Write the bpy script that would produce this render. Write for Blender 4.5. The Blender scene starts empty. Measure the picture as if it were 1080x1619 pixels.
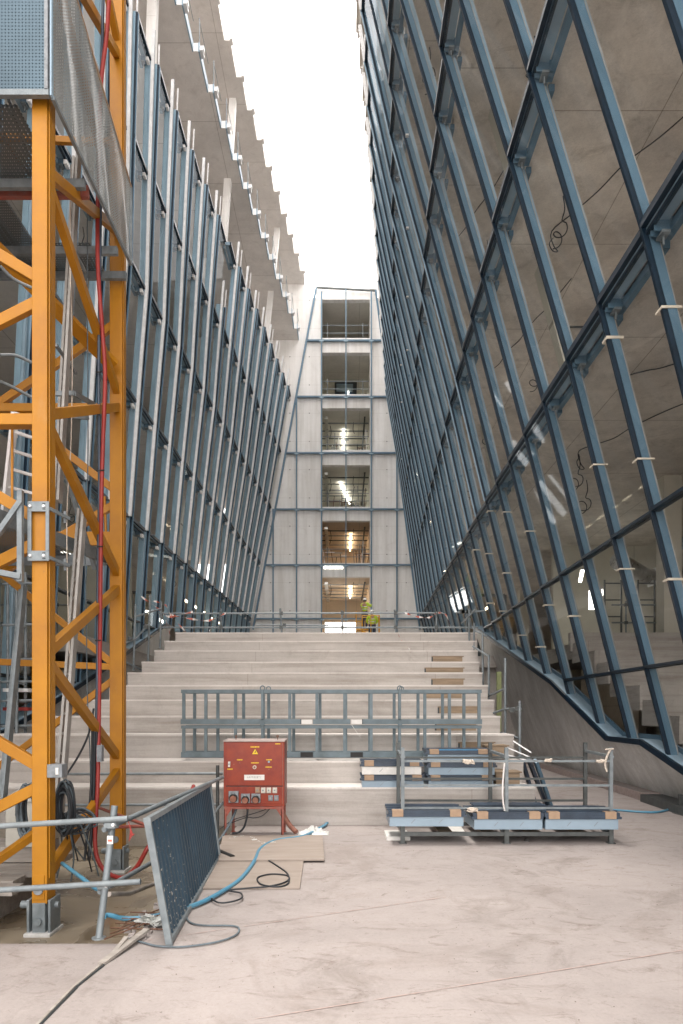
import bpy, math, random
from mathutils import Vector, Matrix
random.seed(7)
R = math.radians
sc = bpy.context.scene
COL = sc.collection

# ------------------------------------------------------------------ camera
EYE = 1.7
cam_d = bpy.data.cameras.new('camera')
cam = bpy.data.objects.new('camera', cam_d)
COL.objects.link(cam)
cam.location = (0, 0, EYE)
cam.rotation_euler = (R(90), 0, 0)
cam_d.sensor_width = 36; cam_d.sensor_height = 36; cam_d.sensor_fit = 'AUTO'
cam_d.lens = 24.0
cam_d.shift_y = 315.5 / 1619.0
cam_d.clip_start = 0.05; cam_d.clip_end = 2000
sc.camera = cam

# ------------------------------------------------------------------ light
SUN_EL, SUN_ROT = 79.0, 310.0        # high over the canyon, very soft, a little to the left
w = bpy.data.worlds.new('World'); sc.world = w; w.use_nodes = True
nt = w.node_tree; nt.nodes.clear()
sky = nt.nodes.new('ShaderNodeTexSky'); sky.sky_type = 'NISHITA'; sky.sun_disc = False
sky.sun_elevation = R(SUN_EL); sky.sun_rotation = R(SUN_ROT)
sky.air_density = 1.0; sky.dust_density = 4.0; sky.ozone_density = 1.0
mix = nt.nodes.new('ShaderNodeMixRGB'); mix.inputs[0].default_value = 0.86
mix.inputs[2].default_value = (11.4, 10.75, 10.2, 1)      # bright cloud cover
bg = nt.nodes.new('ShaderNodeBackground'); bg.inputs[1].default_value = 0.14
wo = nt.nodes.new('ShaderNodeOutputWorld')
nt.links.new(sky.outputs[0], mix.inputs[1]); nt.links.new(mix.outputs[0], bg.inputs[0])
nt.links.new(bg.outputs[0], wo.inputs[0])
sd = bpy.data.lights.new('sun', 'SUN'); sd.energy = 1.1; sd.angle = R(16); sd.color = (1, .95, .88)
so = bpy.data.objects.new('sun', sd); COL.objects.link(so)
# bright thin overcast: the light falls almost straight down through the open top
sdir = Vector((math.sin(R(SUN_ROT)) * math.cos(R(SUN_EL)), math.cos(R(SUN_ROT)) * math.cos(R(SUN_EL)), math.sin(R(SUN_EL))))
so.rotation_euler = sdir.to_track_quat('Z', 'Y').to_euler()
so.location = sdir * 60
vs = sc.view_settings
vs.view_transform = 'Standard'; vs.look = 'None'; vs.gamma = 1; vs.use_curve_mapping = False
vs.exposure = 1.72
sc.cycles.max_bounces = 14; sc.cycles.diffuse_bounces = 10; sc.cycles.glossy_bounces = 3
sc.cycles.transparent_max_bounces = 24; sc.cycles.use_denoising = True
sc.cycles.sample_clamp_indirect = 6

# ------------------------------------------------------------------ materials
M = {}
def mat(name, col, rough=.6, metal=0., var=.12, scale=3., bump=.0, bscale=30., col2=None, spec=.5, stretch=(1, 1, 1), thresh=None):
    """painted or raw surface: two octaves of noise move the colour and the gloss"""
    m = bpy.data.materials.new(name); m.use_nodes = True
    t = m.node_tree; N = t.nodes; L = t.links
    b = N['Principled BSDF']
    b.inputs['Metallic'].default_value = metal
    b.inputs['Specular IOR Level'].default_value = spec
    geo = N.new('ShaderNodeNewGeometry'); mp = N.new('ShaderNodeMapping'); mp.inputs['Scale'].default_value = stretch
    L.new(geo.outputs['Position'], mp.inputs[0])
    n1 = N.new('ShaderNodeTexNoise'); n1.inputs['Scale'].default_value = scale; n1.inputs['Detail'].default_value = 6; n1.inputs['Roughness'].default_value = .6
    L.new(mp.outputs[0], n1.inputs[0])
    rmp = N.new('ShaderNodeValToRGB')
    lo, hi = (thresh if thresh else (.3, .7))
    rmp.color_ramp.elements[0].position = lo; rmp.color_ramp.elements[1].position = hi
    c2 = col2 if col2 else tuple(c * (1 - var * 1.6) for c in col)
    rmp.color_ramp.elements[0].color = (*c2, 1)
    rmp.color_ramp.elements[1].color = (*[min(1, c * (1 + var)) for c in col], 1)
    L.new(n1.outputs[0], rmp.inputs[0]); L.new(rmp.outputs[0], b.inputs['Base Color'])
    mr = N.new('ShaderNodeMapRange'); mr.inputs[3].default_value = max(.02, rough - .12); mr.inputs[4].default_value = min(1, rough + .12)
    L.new(n1.outputs[0], mr.inputs[0]); L.new(mr.outputs[0], b.inputs['Roughness'])
    if bump:
        n2 = N.new('ShaderNodeTexNoise'); n2.inputs['Scale'].default_value = bscale; n2.inputs['Detail'].default_value = 5
        L.new(mp.outputs[0], n2.inputs[0])
        bp = N.new('ShaderNodeBump'); bp.inputs['Strength'].default_value = bump; bp.inputs['Distance'].default_value = .02
        L.new(n2.outputs[0], bp.inputs['Height']); L.new(bp.outputs[0], b.inputs['Normal'])
    M[name] = m
    return m

def wear(name, col, sc_=(9, 9, 4), thr=.69, dusty=None):
    """chips and splashes over a painted material, plus a thin film of site dust"""
    t = M[name].node_tree; N = t.nodes; L = t.links; b = N['Principled BSDF']; c = b.inputs['Base Color'].links[0].from_socket
    geo = N.new('ShaderNodeNewGeometry'); mp = N.new('ShaderNodeMapping'); mp.inputs['Scale'].default_value = sc_; L.new(geo.outputs['Position'], mp.inputs[0])
    for s_, th, cc, f in ((1.0, thr, col, .85), (4.0, thr - .02, col, .7), (.45, .56, dusty, .32)):
        if cc is None: continue
        n = N.new('ShaderNodeTexNoise'); n.inputs['Scale'].default_value = s_; n.inputs['Detail'].default_value = 8; n.inputs['Roughness'].default_value = .75; L.new(mp.outputs[0], n.inputs[0])
        r = N.new('ShaderNodeValToRGB'); r.color_ramp.elements[0].position = th; r.color_ramp.elements[1].position = th + (.03 if cc is col else .2)
        r.color_ramp.elements[0].color = (0, 0, 0, 1); r.color_ramp.elements[1].color = (f, f, f, 1); L.new(n.outputs[0], r.inputs[0])
        x = N.new('ShaderNodeMixRGB'); L.new(r.outputs[0], x.inputs[0]); L.new(c, x.inputs[1]); x.inputs[2].default_value = (*cc, 1); c = x.outputs[0]
    L.new(c, b.inputs['Base Color'])

def concrete(name, col, joints=None, axes='xy', streak=False, stain=.5, var=.1, rough=.8, dots=None, cold=None, pale=False, hstreak=False, jc=(.55, .53, .5), footmarks=False):
    """cast concrete: broad cloudy tone, fine mottling, dark stains, form joints (joints=(w,h)), tie holes"""
    m = bpy.data.materials.new(name); m.use_nodes = True
    t = m.node_tree; N = t.nodes; L = t.links
    b = N['Principled BSDF']; b.inputs['Roughness'].default_value = rough
    geo = N.new('ShaderNodeNewGeometry')
    P = geo.outputs['Position']
    def noise(scale, det=6, rgh=.6, st=None, dist=0):
        src = P
        if st:
            mp = N.new('ShaderNodeMapping'); mp.inputs['Scale'].default_value = st; L.new(P, mp.inputs[0]); src = mp.outputs[0]
        n = N.new('ShaderNodeTexNoise'); n.inputs['Scale'].default_value = scale; n.inputs['Detail'].default_value = det
        n.inputs['Roughness'].default_value = rgh; n.inputs['Distortion'].default_value = dist
        L.new(src, n.inputs[0]); return n.outputs[0]
    def ramp(src, a, bb, ca, cb):
        r = N.new('ShaderNodeValToRGB'); r.color_ramp.elements[0].position = a; r.color_ramp.elements[1].position = bb
        r.color_ramp.elements[0].color = (*ca, 1); r.color_ramp.elements[1].color = (*cb, 1); L.new(src, r.inputs[0]); return r.outputs[0]
    def mul(a, bb, f=1.0, mode='MULTIPLY'):
        x = N.new('ShaderNodeMixRGB'); x.blend_type = mode; x.inputs[0].default_value = f
        L.new(a, x.inputs[1]); L.new(bb, x.inputs[2]); return x.outputs[0]
    dk = tuple(c * (1 - 2 * var) for c in (cold or col))
    c = ramp(noise(.45, 5, .6, dist=.6), .32, .68, dk, tuple(min(1, k * (1 + var * .6)) for k in col))
    c = mul(c, ramp(noise(5., 8, .7), .25, .75, (1 - var * 1.4,) * 3, (1.0,) * 3))
    c = mul(c, ramp(noise(38., 4, .7), .25, .6, (1 - var * 1.2,) * 3, (1.0,) * 3))
    if stain:
        c = mul(c, ramp(noise(1.3, 9, .72, dist=1.2), .30, .46, (.62, .60, .57), (1, 1, 1)), stain)
        c = mul(c, ramp(noise(9., 9, .75), .24, .32, (.5, .47, .43), (1, 1, 1)), stain)
    if streak:
        c = mul(c, ramp(noise(1., 6, .6, st=(2.6, 2.6, .18)), .35, .6, (.82, .81, .79), (1, 1, 1)), .9)
    if footmarks:      # dried mud smears and scuffs
        c = mul(c, ramp(noise(2.2, 10, .78, st=(.8, 1.6, 1.), dist=2.2), .33, .45, (.58, .53, .49), (1, 1, 1)), .85)
        c = mul(c, ramp(noise(.7, 8, .7, dist=1.6), .34, .47, (.80, .77, .74), (1, 1, 1)), .8)
        c = mul(c, ramp(noise(60., 3, .8), .26, .36, (.45, .42, .40), (1, 1, 1)), .85)
        c = mul(c, ramp(noise(19., 8, .8, dist=1.), .30, .42, (.62, .59, .56), (1, 1, 1)), .85)
        c = mul(c, ramp(noise(3.3, 9, .7, dist=.8), .62, .74, (1, 1, 1), (1.16, 1.15, 1.15)), .9)
    if hstreak:
        c = mul(c, ramp(noise(1., 7, .7, st=(.35, 1., 7.)), .34, .55, (.66, .63, .60), (1, 1, 1)), .8)
        c = mul(c, ramp(noise(1., 7, .7, st=(3.5, 1., 1.2), dist=.5), .27, .36, (.62, .59, .55), (1, 1, 1)), .6)
    if pale:      # smears of lime and old plaster
        x = N.new('ShaderNodeMixRGB'); x.blend_type = 'MIX'; L.new(ramp(noise(.9, 8, .65, st=(1., .45, 1.), dist=1.4), .60, .68, (0, 0, 0), (.45, .45, .45)), x.inputs[0]); L.new(c, x.inputs[1]); x.inputs[2].default_value = (.80, .75, .68, 1); c = x.outputs[0]
    if joints:
        sep = N.new('ShaderNodeSeparateXYZ'); L.new(P, sep.inputs[0])
        ax = {'x': 0, 'y': 1, 'z': 2}
        def line(o, period, wd, off=0.):
            a = N.new('ShaderNodeMath'); a.operation = 'ADD'; a.inputs[1].default_value = off + 1000 * period; L.new(sep.outputs[ax[o]], a.inputs[0])
            md = N.new('ShaderNodeMath'); md.operation = 'MODULO'; md.inputs[1].default_value = period; L.new(a.outputs[0], md.inputs[0])
            sb = N.new('ShaderNodeMath'); sb.operation = 'SUBTRACT'; sb.inputs[1].default_value = period / 2; L.new(md.outputs[0], sb.inputs[0])
            ab = N.new('ShaderNodeMath'); ab.operation = 'ABSOLUTE'; L.new(sb.outputs[0], ab.inputs[0])
            return ab.outputs[0], wd
        for o, p in zip(axes, joints):
            d, wd = line(o, p, .012)
            lt = N.new('ShaderNodeMath'); lt.operation = 'LESS_THAN'; lt.inputs[1].default_value = .009; L.new(d, lt.inputs[0])
            x = N.new('ShaderNodeMixRGB'); x.blend_type = 'MULTIPLY'; L.new(lt.outputs[0], x.inputs[0]); L.new(c, x.inputs[1]); x.inputs[2].default_value = (*jc, 1); c = x.outputs[0]
        if dots:
            ds = []
            for o, p in zip(axes, dots[:2]):
                d, _ = line(o, p, 0, dots[3] if o == 'x' else 0.)
                sq = N.new('ShaderNodeMath'); sq.operation = 'POWER'; sq.inputs[1].default_value = 2; L.new(d, sq.inputs[0]); ds.append(sq.outputs[0])
            ad = N.new('ShaderNodeMath'); ad.operation = 'ADD'; L.new(ds[0], ad.inputs[0]); L.new(ds[1], ad.inputs[1])
            lt = N.new('ShaderNodeMath'); lt.operation = 'LESS_THAN'; lt.inputs[1].default_value = dots[2] ** 2; L.new(ad.outputs[0], lt.inputs[0])
            x = N.new('ShaderNodeMixRGB'); x.blend_type = 'MULTIPLY'; L.new(lt.outputs[0], x.inputs[0]); L.new(c, x.inputs[1]); x.inputs[2].default_value = (.3, .29, .28, 1); c = x.outputs[0]
    L.new(c, b.inputs['Base Color'])
    bp = N.new('ShaderNodeBump'); bp.inputs['Strength'].default_value = .35; bp.inputs['Distance'].default_value = .01
    L.new(noise(14., 8, .7), bp.inputs['Height']); L.new(bp.outputs[0], b.inputs['Normal'])
    M[name] = m
    return m

concrete('floor', (.388, .345, .330), stain=.75, var=.09, rough=.75, footmarks=True)
concrete('lit_tread', (.72, .68, .645), stain=.55, var=.08)  # paler than the risers: brighter sky light on step tops put into the colour
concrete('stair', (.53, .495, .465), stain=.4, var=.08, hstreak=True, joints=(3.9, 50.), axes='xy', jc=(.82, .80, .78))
concrete('stair_old', (.50, .465, .43), stain=.7, var=.12)
concrete('soffit_left', (.86, .825, .79), joints=(3.4, 3.26), axes='xy', stain=.35, var=.08)
concrete('soffit_right', (.80, .745, .67), joints=(3.4, 3.1), axes='xy', stain=.75, var=.15, pale=True)
concrete('end_wall', (.93, .92, .905), joints=(50., 1.82), axes='xz', stain=.2, var=.04, streak=True, jc=(.84, .83, .82), dots=(1.25, 1.82, .035, .2))
concrete('inner_wall', (.62, .57, .51), joints=(3., 1.3), axes='yz', stain=.3, var=.1)
concrete('pale_wall', (.58, .56, .48), joints=(3., 50), axes='xz', stain=.25, var=.06)
concrete('parapet', (.86, .87, .86), stain=.35, var=.14, streak=True, rough=.55)
concrete('pit_wall', (.42, .38, .32), stain=.8, var=.15)
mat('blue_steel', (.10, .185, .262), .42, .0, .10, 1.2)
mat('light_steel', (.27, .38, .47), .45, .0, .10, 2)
mat('dark_gasket', (.006, .020, .038), .35, 0, .2, 4)
mat('aluminium', (.80, .81, .82), .35, .0, .08, 6)
mat('dusty_alu', (.36, .35, .33), .5, .2, .15, 6)
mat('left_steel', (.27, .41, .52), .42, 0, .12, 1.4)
mat('white_film', (.74, .74, .74), .5, 0, .06, 8)
mat('galvanised', (.22, .25, .265), .5, .25, .16, 9, col2=(.14, .165, .18))
mat('dark_galv', (.10, .11, .11), .55, .4, .2, 9)
mat('frame_paint', (.15, .195, .22), .6, .2, .18, 5, col2=(.105, .14, .155))
mat('crane_yellow', (.44, .188, .003), .5, 0, .07, 2.2, bump=.05, bscale=60, col2=(.35, .138, .002))
mat('cabinet_red', (.25, .032, .008), .42, 0, .10, 7, col2=(.19, .017, .007))
wear('crane_yellow', (.20, .10, .04), (7, 7, 3), .68, (.42, .27, .12)); wear('cabinet_red', (.30, .16, .12), (10, 10, 10), .69, (.27, .09, .06))
mat('leg_red', (.26, .055, .035), .7, 0, .2, 16, col2=(.25, .10, .08))
mat('pink_dust', (.38, .31, .29), .8, 0, .15, 14)
mat('yellow_label', (.80, .52, .02), .5, 0, .05, 10)
mat('black_ink', (.015, .015, .015), .6, 0, .05, 10)
mat('socket_grey', (.23, .25, .27), .5, 0, .2, 20)
mat('socket_pale', (.60, .58, .52), .5, 0, .12, 20)
mat('socket_rust', (.30, .13, .09), .6, 0, .2, 20)
mat('wood', (.24, .175, .115), .75, 0, .2, 3, stretch=(1, 1, 14))
mat('timber', (.27, .20, .135), .75, 0, .2, 2.5, stretch=(1, 8, 8))
mat('plywood', (.33, .28, .245), .8, 0, .06, 2.0, stretch=(1, 4, 1), bump=.2, col2=(.27, .225, .19))
mat('grey_board', (.34, .31, .28), .85, 0, .2, 2, stretch=(1, 9, 9), bump=.2)
mat('card', (.38, .265, .18), .8, 0, .1, 10)
mat('blue_film', (.27, .36, .44), .35, 0, .07, 2.5)
mat('navy_profile', (.035, .055, .085), .35, 0, .2, 6)
mat('bright_blue', (.05, .26, .50), .4, 0, .1, 5)
mat('hose_red', (.30, .028, .022), .5, 0, .12, 12)
mat('hose_blue', (.06, .23, .36), .42, 0, .15, 10, col2=(.10, .25, .35))
mat('cable_black', (.022, .026, .032), .55, 0, .2, 12)
mat('cable_dusty', (.11, .14, .16), .7, 0, .25, 12)
mat('hose_dusty', (.40, .36, .32), .8, 0, .2, 9)
mat('rope', (.62, .55, .47), .9, 0, .15, 30)
mat('tape_cream', (.66, .60, .50), .7, 0, .08, 10)
mat('tape_white', (.75, .72, .70), .5, 0, .05, 10)
mat('tape_red', (.48, .13, .09), .5, 0, .08, 10)
mat('plastic_wrap', (.66, .67, .65), .3, 0, .1, 18, bump=.6, bscale=16)
mat('box_cream', (.50, .49, .44), .6, 0, .1, 5)
mat('grating', (.20, .22, .23), .5, .5, .2, 20)
mat('hi_vis', (.55, .75, .04), .6, 0, .08, 12)
mat('hi_vis_strip', (.72, .74, .74), .3, .3, .05, 12)
mat('navy_cloth', (.03, .04, .07), .8, 0, .2, 12)
mat('skin', (.48, .28, .20), .55, 0, .06, 12)
mat('hair', (.03, .02, .015), .7, 0, .1, 12)
mat('helmet_white', (.75, .75, .74), .3, 0, .04, 12)
mat('lift_yellow', (.72, .36, .02), .4, 0, .08, 8)
mat('rubber', (.02, .02, .02), .8, 0, .1, 12)
mat('duct', (.55, .55, .53), .3, .8, .15, 4)
mat('dark_steel', (.04, .05, .055), .5, .2, .2, 5)
mat('debris', (.17, .14, .12), .9, 0, .25, 20)
mat('glow_green', (.24, .27, .12), .6, 0, .1, 6)
mat('rust', (.16, .08, .05), .85, 0, .3, 18)
mat('sign_white', (.72, .71, .68), .5, 0, .06, 14)

def perf(name, col, period, hole, a='x', b_='z', rough=.4, metal=.6, open_=True):
    """sheet with rows of real see-through holes"""
    m = mat(name, col, rough, metal, .15, 1.6)
    t = m.node_tree; N = t.nodes; L = t.links
    geo = N.new('ShaderNodeNewGeometry'); sep = N.new('ShaderNodeSeparateXYZ'); L.new(geo.outputs['Position'], sep.inputs[0])
    out = N['Material Output']; b = N['Principled BSDF']
    ax = {'x': 0, 'y': 1, 'z': 2}; sq = []
    for o in (a, b_):
        ad = N.new('ShaderNodeMath'); ad.operation = 'ADD'; ad.inputs[1].default_value = 1000 * period; L.new(sep.outputs[ax[o]], ad.inputs[0])
        md = N.new('ShaderNodeMath'); md.operation = 'MODULO'; md.inputs[1].default_value = period; L.new(ad.outputs[0], md.inputs[0])
        sb = N.new('ShaderNodeMath'); sb.operation = 'SUBTRACT'; sb.inputs[1].default_value = period / 2; L.new(md.outputs[0], sb.inputs[0])
        pw = N.new('ShaderNodeMath'); pw.operation = 'POWER'; pw.inputs[1].default_value = 2; L.new(sb.outputs[0], pw.inputs[0]); sq.append(pw.outputs[0])
    s = N.new('ShaderNodeMath'); s.operation = 'ADD'; L.new(sq[0], s.inputs[0]); L.new(sq[1], s.inputs[1])
    lt = N.new('ShaderNodeMath'); lt.operation = 'LESS_THAN'; lt.inputs[1].default_value = hole ** 2; L.new(s.outputs[0], lt.inputs[0])
    tr = N.new('ShaderNodeBsdfTransparent'); mx = N.new('ShaderNodeMixShader')
    L.new(lt.outputs[0], mx.inputs[0]); L.new(b.outputs[0], mx.inputs[1]); L.new(tr.outputs[0], mx.inputs[2]); L.new(mx.outputs[0], out.inputs[0])
perf('perf_front', (.075, .115, .145), .030, .0060)
perf('perf_side', (.44, .46, .46), .030, .0062, 'y', 'z')
perf('perf_deck', (.16, .18, .19), .04, .013, 'x', 'y')

def sheet_mat():
    """corrugated blue sheet splashed with dried mortar near its low corner"""
    m = mat('blue_sheet', (.030, .068, .105), .5, .1, .18, 1.2, stretch=(1, 2, .2))
    t = m.node_tree; N = t.nodes; L = t.links; b = N['Principled BSDF']
    src = b.inputs['Base Color'].links[0].from_socket
    geo = N.new('ShaderNodeNewGeometry')
    n = N.new('ShaderNodeTexNoise'); n.inputs['Scale'].default_value = 42; n.inputs['Detail'].default_value = 3; L.new(geo.outputs['Position'], n.inputs[0])
    n2 = N.new('ShaderNodeTexNoise'); n2.inputs['Scale'].default_value = 2.2; L.new(geo.outputs['Position'], n2.inputs[0])
    sep = N.new('ShaderNodeSeparateXYZ'); L.new(geo.outputs['Position'], sep.inputs[0])
    mr = N.new('ShaderNodeMapRange'); mr.inputs[1].default_value = 4.9; mr.inputs[2].default_value = 7.2; mr.inputs[3].default_value = .10; mr.inputs[4].default_value = -.06; L.new(sep.outputs[1], mr.inputs[0])
    mz = N.new('ShaderNodeMapRange'); mz.inputs[1].default_value = .0; mz.inputs[2].default_value = .9; mz.inputs[3].default_value = .06; mz.inputs[4].default_value = -.05; L.new(sep.outputs[2], mz.inputs[0])
    a = N.new('ShaderNodeMath'); a.operation = 'ADD'; L.new(n.outputs[0], a.inputs[0]); L.new(mr.outputs[0], a.inputs[1])
    a2 = N.new('ShaderNodeMath'); a2.operation = 'ADD'; L.new(a.outputs[0], a2.inputs[0]); L.new(mz.outputs[0], a2.inputs[1])
    gt = N.new('ShaderNodeMath'); gt.operation = 'GREATER_THAN'; gt.inputs[1].default_value = .73; L.new(a2.outputs[0], gt.inputs[0])
    x = N.new('ShaderNodeMixRGB'); L.new(gt.outputs[0], x.inputs[0]); L.new(src, x.inputs[1]); x.inputs[2].default_value = (.42, .40, .36, 1)
    L.new(x.outputs[0], b.inputs['Base Color'])
sheet_mat()

def glass(name, tint, refl=1.0):
    m = bpy.data.materials.new(name); m.use_nodes = True
    t = m.node_tree; N = t.nodes; L = t.links; N.clear()
    o = N.new('ShaderNodeOutputMaterial'); lw = N.new('ShaderNodeLayerWeight'); lw.inputs[0].default_value = .5; fr = N.new('ShaderNodeMath'); fr.operation = 'POWER'; fr.inputs[1].default_value = 4.0; L.new(lw.outputs['Facing'], fr.inputs[0])
    tr = N.new('ShaderNodeBsdfTransparent'); tr.inputs[0].default_value = (*tint, 1)
    gl = N.new('ShaderNodeBsdfGlossy'); gl.inputs['Roughness'].default_value = .03; gl.inputs[0].default_value = (.9, .95, 1, 1)
    mu = N.new('ShaderNodeMath'); mu.operation = 'MULTIPLY_ADD'; mu.inputs[1].default_value = refl; mu.inputs[2].default_value = .018; L.new(fr.outputs[0], mu.inputs[0])
    mx = N.new('ShaderNodeMixShader'); L.new(mu.outputs[0], mx.inputs[0]); L.new(tr.outputs[0], mx.inputs[1]); L.new(gl.outputs[0], mx.inputs[2]); L.new(mx.outputs[0], o.inputs[0])
    M[name] = m
glass('glass', (.93, .94, .93), .26)

glass('glass_clear', (.94, .95, .94), .05)

def water_mat():
    m = bpy.data.materials.new('mud_water'); m.use_nodes = True
    t = m.node_tree; N = t.nodes; L = t.links; b = N['Principled BSDF']
    geo = N.new('ShaderNodeNewGeometry')
    n = N.new('ShaderNodeTexNoise'); n.inputs['Scale'].default_value = 1.5; n.inputs['Detail'].default_value = 8; n.inputs['Distortion'].default_value = .8; L.new(geo.outputs['Position'], n.inputs[0])
    r = N.new('ShaderNodeValToRGB'); r.color_ramp.elements[0].position = .35; r.color_ramp.elements[1].position = .68
    r.color_ramp.elements[0].color = (.13, .10, .065, 1); r.color_ramp.elements[1].color = (.30, .255, .19, 1)
    L.new(n.outputs[0], r.inputs[0]); L.new(r.outputs[0], b.inputs['Base Color'])
    mr = N.new('ShaderNodeMapRange'); mr.inputs[1].default_value = .4; mr.inputs[2].default_value = .65; mr.inputs[3].default_value = .08; mr.inputs[4].default_value = .6
    L.new(n.outputs[0], mr.inputs[0]); L.new(mr.outputs[0], b.inputs['Roughness'])
    M['mud_water'] = m
water_mat()

def emit(name, col, s):
    m = bpy.data.materials.new(name); m.use_nodes = True
    b = m.node_tree.nodes['Principled BSDF']; b.inputs['Emission Color'].default_value = (*col, 1); b.inputs['Emission Strength'].default_value = s
    b.inputs['Base Color'].default_value = (.8, .8, .8, 1)
    M[name] = m
emit('tube_white', (1, .95, .82), 3.2)
emit('tube_warm', (1, .80, .55), 3.0)
emit('room_tube', (1, .95, .82), 7)
emit('room_warm_tube', (1, .80, .55), 8)
emit('flood', (1, .97, .9), 3.)

# ------------------------------------------------------------------ mesh helpers
class MB:
    def __init__(s): s.v = []; s.f = []; s.m = []; s.mats = []; s.smooth = []
    def mi(s, name):
        if name not in s.mats: s.mats.append(name)
        return s.mats.index(name)
    def add(s, vs, fs, mt, smooth=False):
        b = len(s.v); s.v += [Vector(v) for v in vs]; k = s.mi(mt)
        for f in fs: s.f.append(tuple(b + i for i in f)); s.m.append(k); s.smooth.append(smooth)
        return s
    def box(s, x0, x1, y0, y1, z0, z1, mt):
        return s.hexa([(x0, y0, z0), (x1, y0, z0), (x1, y1, z0), (x0, y1, z0), (x0, y0, z1), (x1, y0, z1), (x1, y1, z1), (x0, y1, z1)], mt)
    def hexa(s, p, mt):
        return s.add(p, [(0, 3, 2, 1), (4, 5, 6, 7), (0, 1, 5, 4), (1, 2, 6, 5), (2, 3, 7, 6), (3, 0, 4, 7)], mt)
    def beam(s, a, b, w, h, mt, up=(0, 0, 1)):
        a = Vector(a); b = Vector(b); d = (b - a).normalized(); up = Vector(up)
        if abs(d.dot(up)) > .98: up = Vector((0, 1, 0))
        x = d.cross(up).normalized(); y = x.cross(d).normalized()
        q = [(-w / 2, -h / 2), (w / 2, -h / 2), (w / 2, h / 2), (-w / 2, h / 2)]
        return s.hexa([a + x * i + y * j for i, j in q] + [b + x * i + y * j for i, j in q], mt)
    def angle(s, a, b, w, t, mt, up=(0, 0, 1)):
        """L section between two points"""
        a = Vector(a); b = Vector(b); d = (b - a).normalized(); up = Vector(up)
        x = d.cross(up).normalized(); y = x.cross(d).normalized()
        s.beam(a + x * 0, b + x * 0, t, w, mt, up)
        s.beam(a + x * (w / 2 + t / 2) + y * (w / 2 - t / 2), b + x * (w / 2 + t / 2) + y * (w / 2 - t / 2), w, t, mt, up)
        return s
    def tube(s, pts, r, mt, n=8, caps=True, closed=False):
        pts = [Vector(p) for p in pts]; rings = []; N_ = len(pts)
        prev = None
        for i, p in enumerate(pts):
            d = (pts[min(i + 1, N_ - 1)] - pts[max(i - 1, 0)])
            d = d.normalized() if d.length > 1e-9 else Vector((0, 0, 1))
            if prev is None:
                u = Vector((0, 0, 1)) if abs(d.z) < .9 else Vector((1, 0, 0))
                x = d.cross(u).normalized()
            else:
                x = (prev - d * prev.dot(d)).normalized()
            prev = x; y = d.cross(x)
            rr = r[i] if isinstance(r, (list, tuple)) else r
            rings.append([p + x * math.cos(2 * math.pi * k / n) * rr + y * math.sin(2 * math.pi * k / n) * rr for k in range(n)])
        vs_ = [v for rg in rings for v in rg]; fs = []
        for i in range(N_ - 1):
            for k in range(n):
                fs.append((i * n + k, i * n + (k + 1) % n, (i + 1) * n + (k + 1) % n, (i + 1) * n + k))
        s.add(vs_, fs, mt, True)
        if caps: s.add(rings[0], [tuple(reversed(range(n)))], mt); s.add(rings[-1], [tuple(range(n))], mt)
        return s
    def prism(s, poly, z0, z1, mt, top=None, side=None):
        """poly: list of (x,y) ccw"""
        n = len(poly)
        s.add([(x, y, z0) for x, y in poly], [tuple(reversed(range(n)))], mt)
        s.add([(x, y, z1) for x, y in poly], [tuple(range(n))], top or mt)
        for i in range(n):
            a, b = poly[i], poly[(i + 1) % n]
            s.add([(a[0], a[1], z0), (b[0], b[1], z0), (b[0], b[1], z1), (a[0], a[1], z1)], [(0, 1, 2, 3)], side or mt)
        return s
    def disc(s, c, nrm, r, th, mt, n=16):
        c = Vector(c); nrm = Vector(nrm).normalized()
        return s.tube([c, c + nrm * th], r, mt, n)
def smooth_pts(p, k=6):
    p = [Vector(q) for q in p]; out = []
    for i in range(len(p) - 1):
        p0 = p[max(i - 1, 0)]; p1 = p[i]; p2 = p[i + 1]; p3 = p[min(i + 2, len(p) - 1)]
        for j in range(k):
            t = j / k
            out.append(.5 * ((2 * p1) + (-p0 + p2) * t + (2 * p0 - 5 * p1 + 4 * p2 - p3) * t * t + (-p0 + 3 * p1 - 3 * p2 + p3) * t ** 3))
    out.append(p[-1]); return out

def wloc(o):
    l = Vector((0, 0, 0))
    while o is not None: l = l + o.location; o = o.parent
    return l
def obj(name, mb, parent=None, loc=None, bevel=0.):
    """link mb (world coordinates) as one mesh object; its origin goes to loc, or to its parent's"""
    me = bpy.data.meshes.new(name)
    pw = wloc(parent) if parent else Vector((0, 0, 0))
    base = Vector(loc) if loc is not None else (pw if parent else low(mb))
    me.from_pydata([tuple(v - base) for v in mb.v], [], mb.f)
    for k in mb.mats: me.materials.append(M[k])
    me.polygons.foreach_set('material_index', mb.m); me.polygons.foreach_set('use_smooth', mb.smooth)
    me.update()
    o = bpy.data.objects.new(name, me); COL.objects.link(o)
    if parent: o.parent = parent
    o.location = base - pw
    if bevel:
        b = o.modifiers.new('bevel', 'BEVEL'); b.width = bevel; b.segments = 2; b.limit_method = 'ANGLE'
    return o
def low(mb):
    n = len(mb.v); c = sum(mb.v, Vector()) / n
    return Vector((c.x, c.y, min(v.z for v in mb.v)))
def tag(o, label, cat, group=None, kind=None):
    if label: o['label'] = label
    if cat: o['category'] = cat
    if group: o['group'] = group
    if kind: o['kind'] = kind
    return o
def empty(name, loc, label, cat, group=None):
    o = bpy.data.objects.new(name, None); COL.objects.link(o); o.location = loc; o.empty_display_size = .2
    return tag(o, label, cat, group)
def struct(name, mb, loc=(0, 0, 0)):
    o = obj(name, mb, None, loc); o['kind'] = 'structure'; return o
def P(u, v, y): return Vector(((u - 540) * y / 1080, y, EYE + (1125 - v) * y / 1080))
def PZ(u, v, z):
    y = 1080 * (z - EYE) / (1125 - v); return Vector(((u - 540) * y / 1080, y, z))

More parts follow.
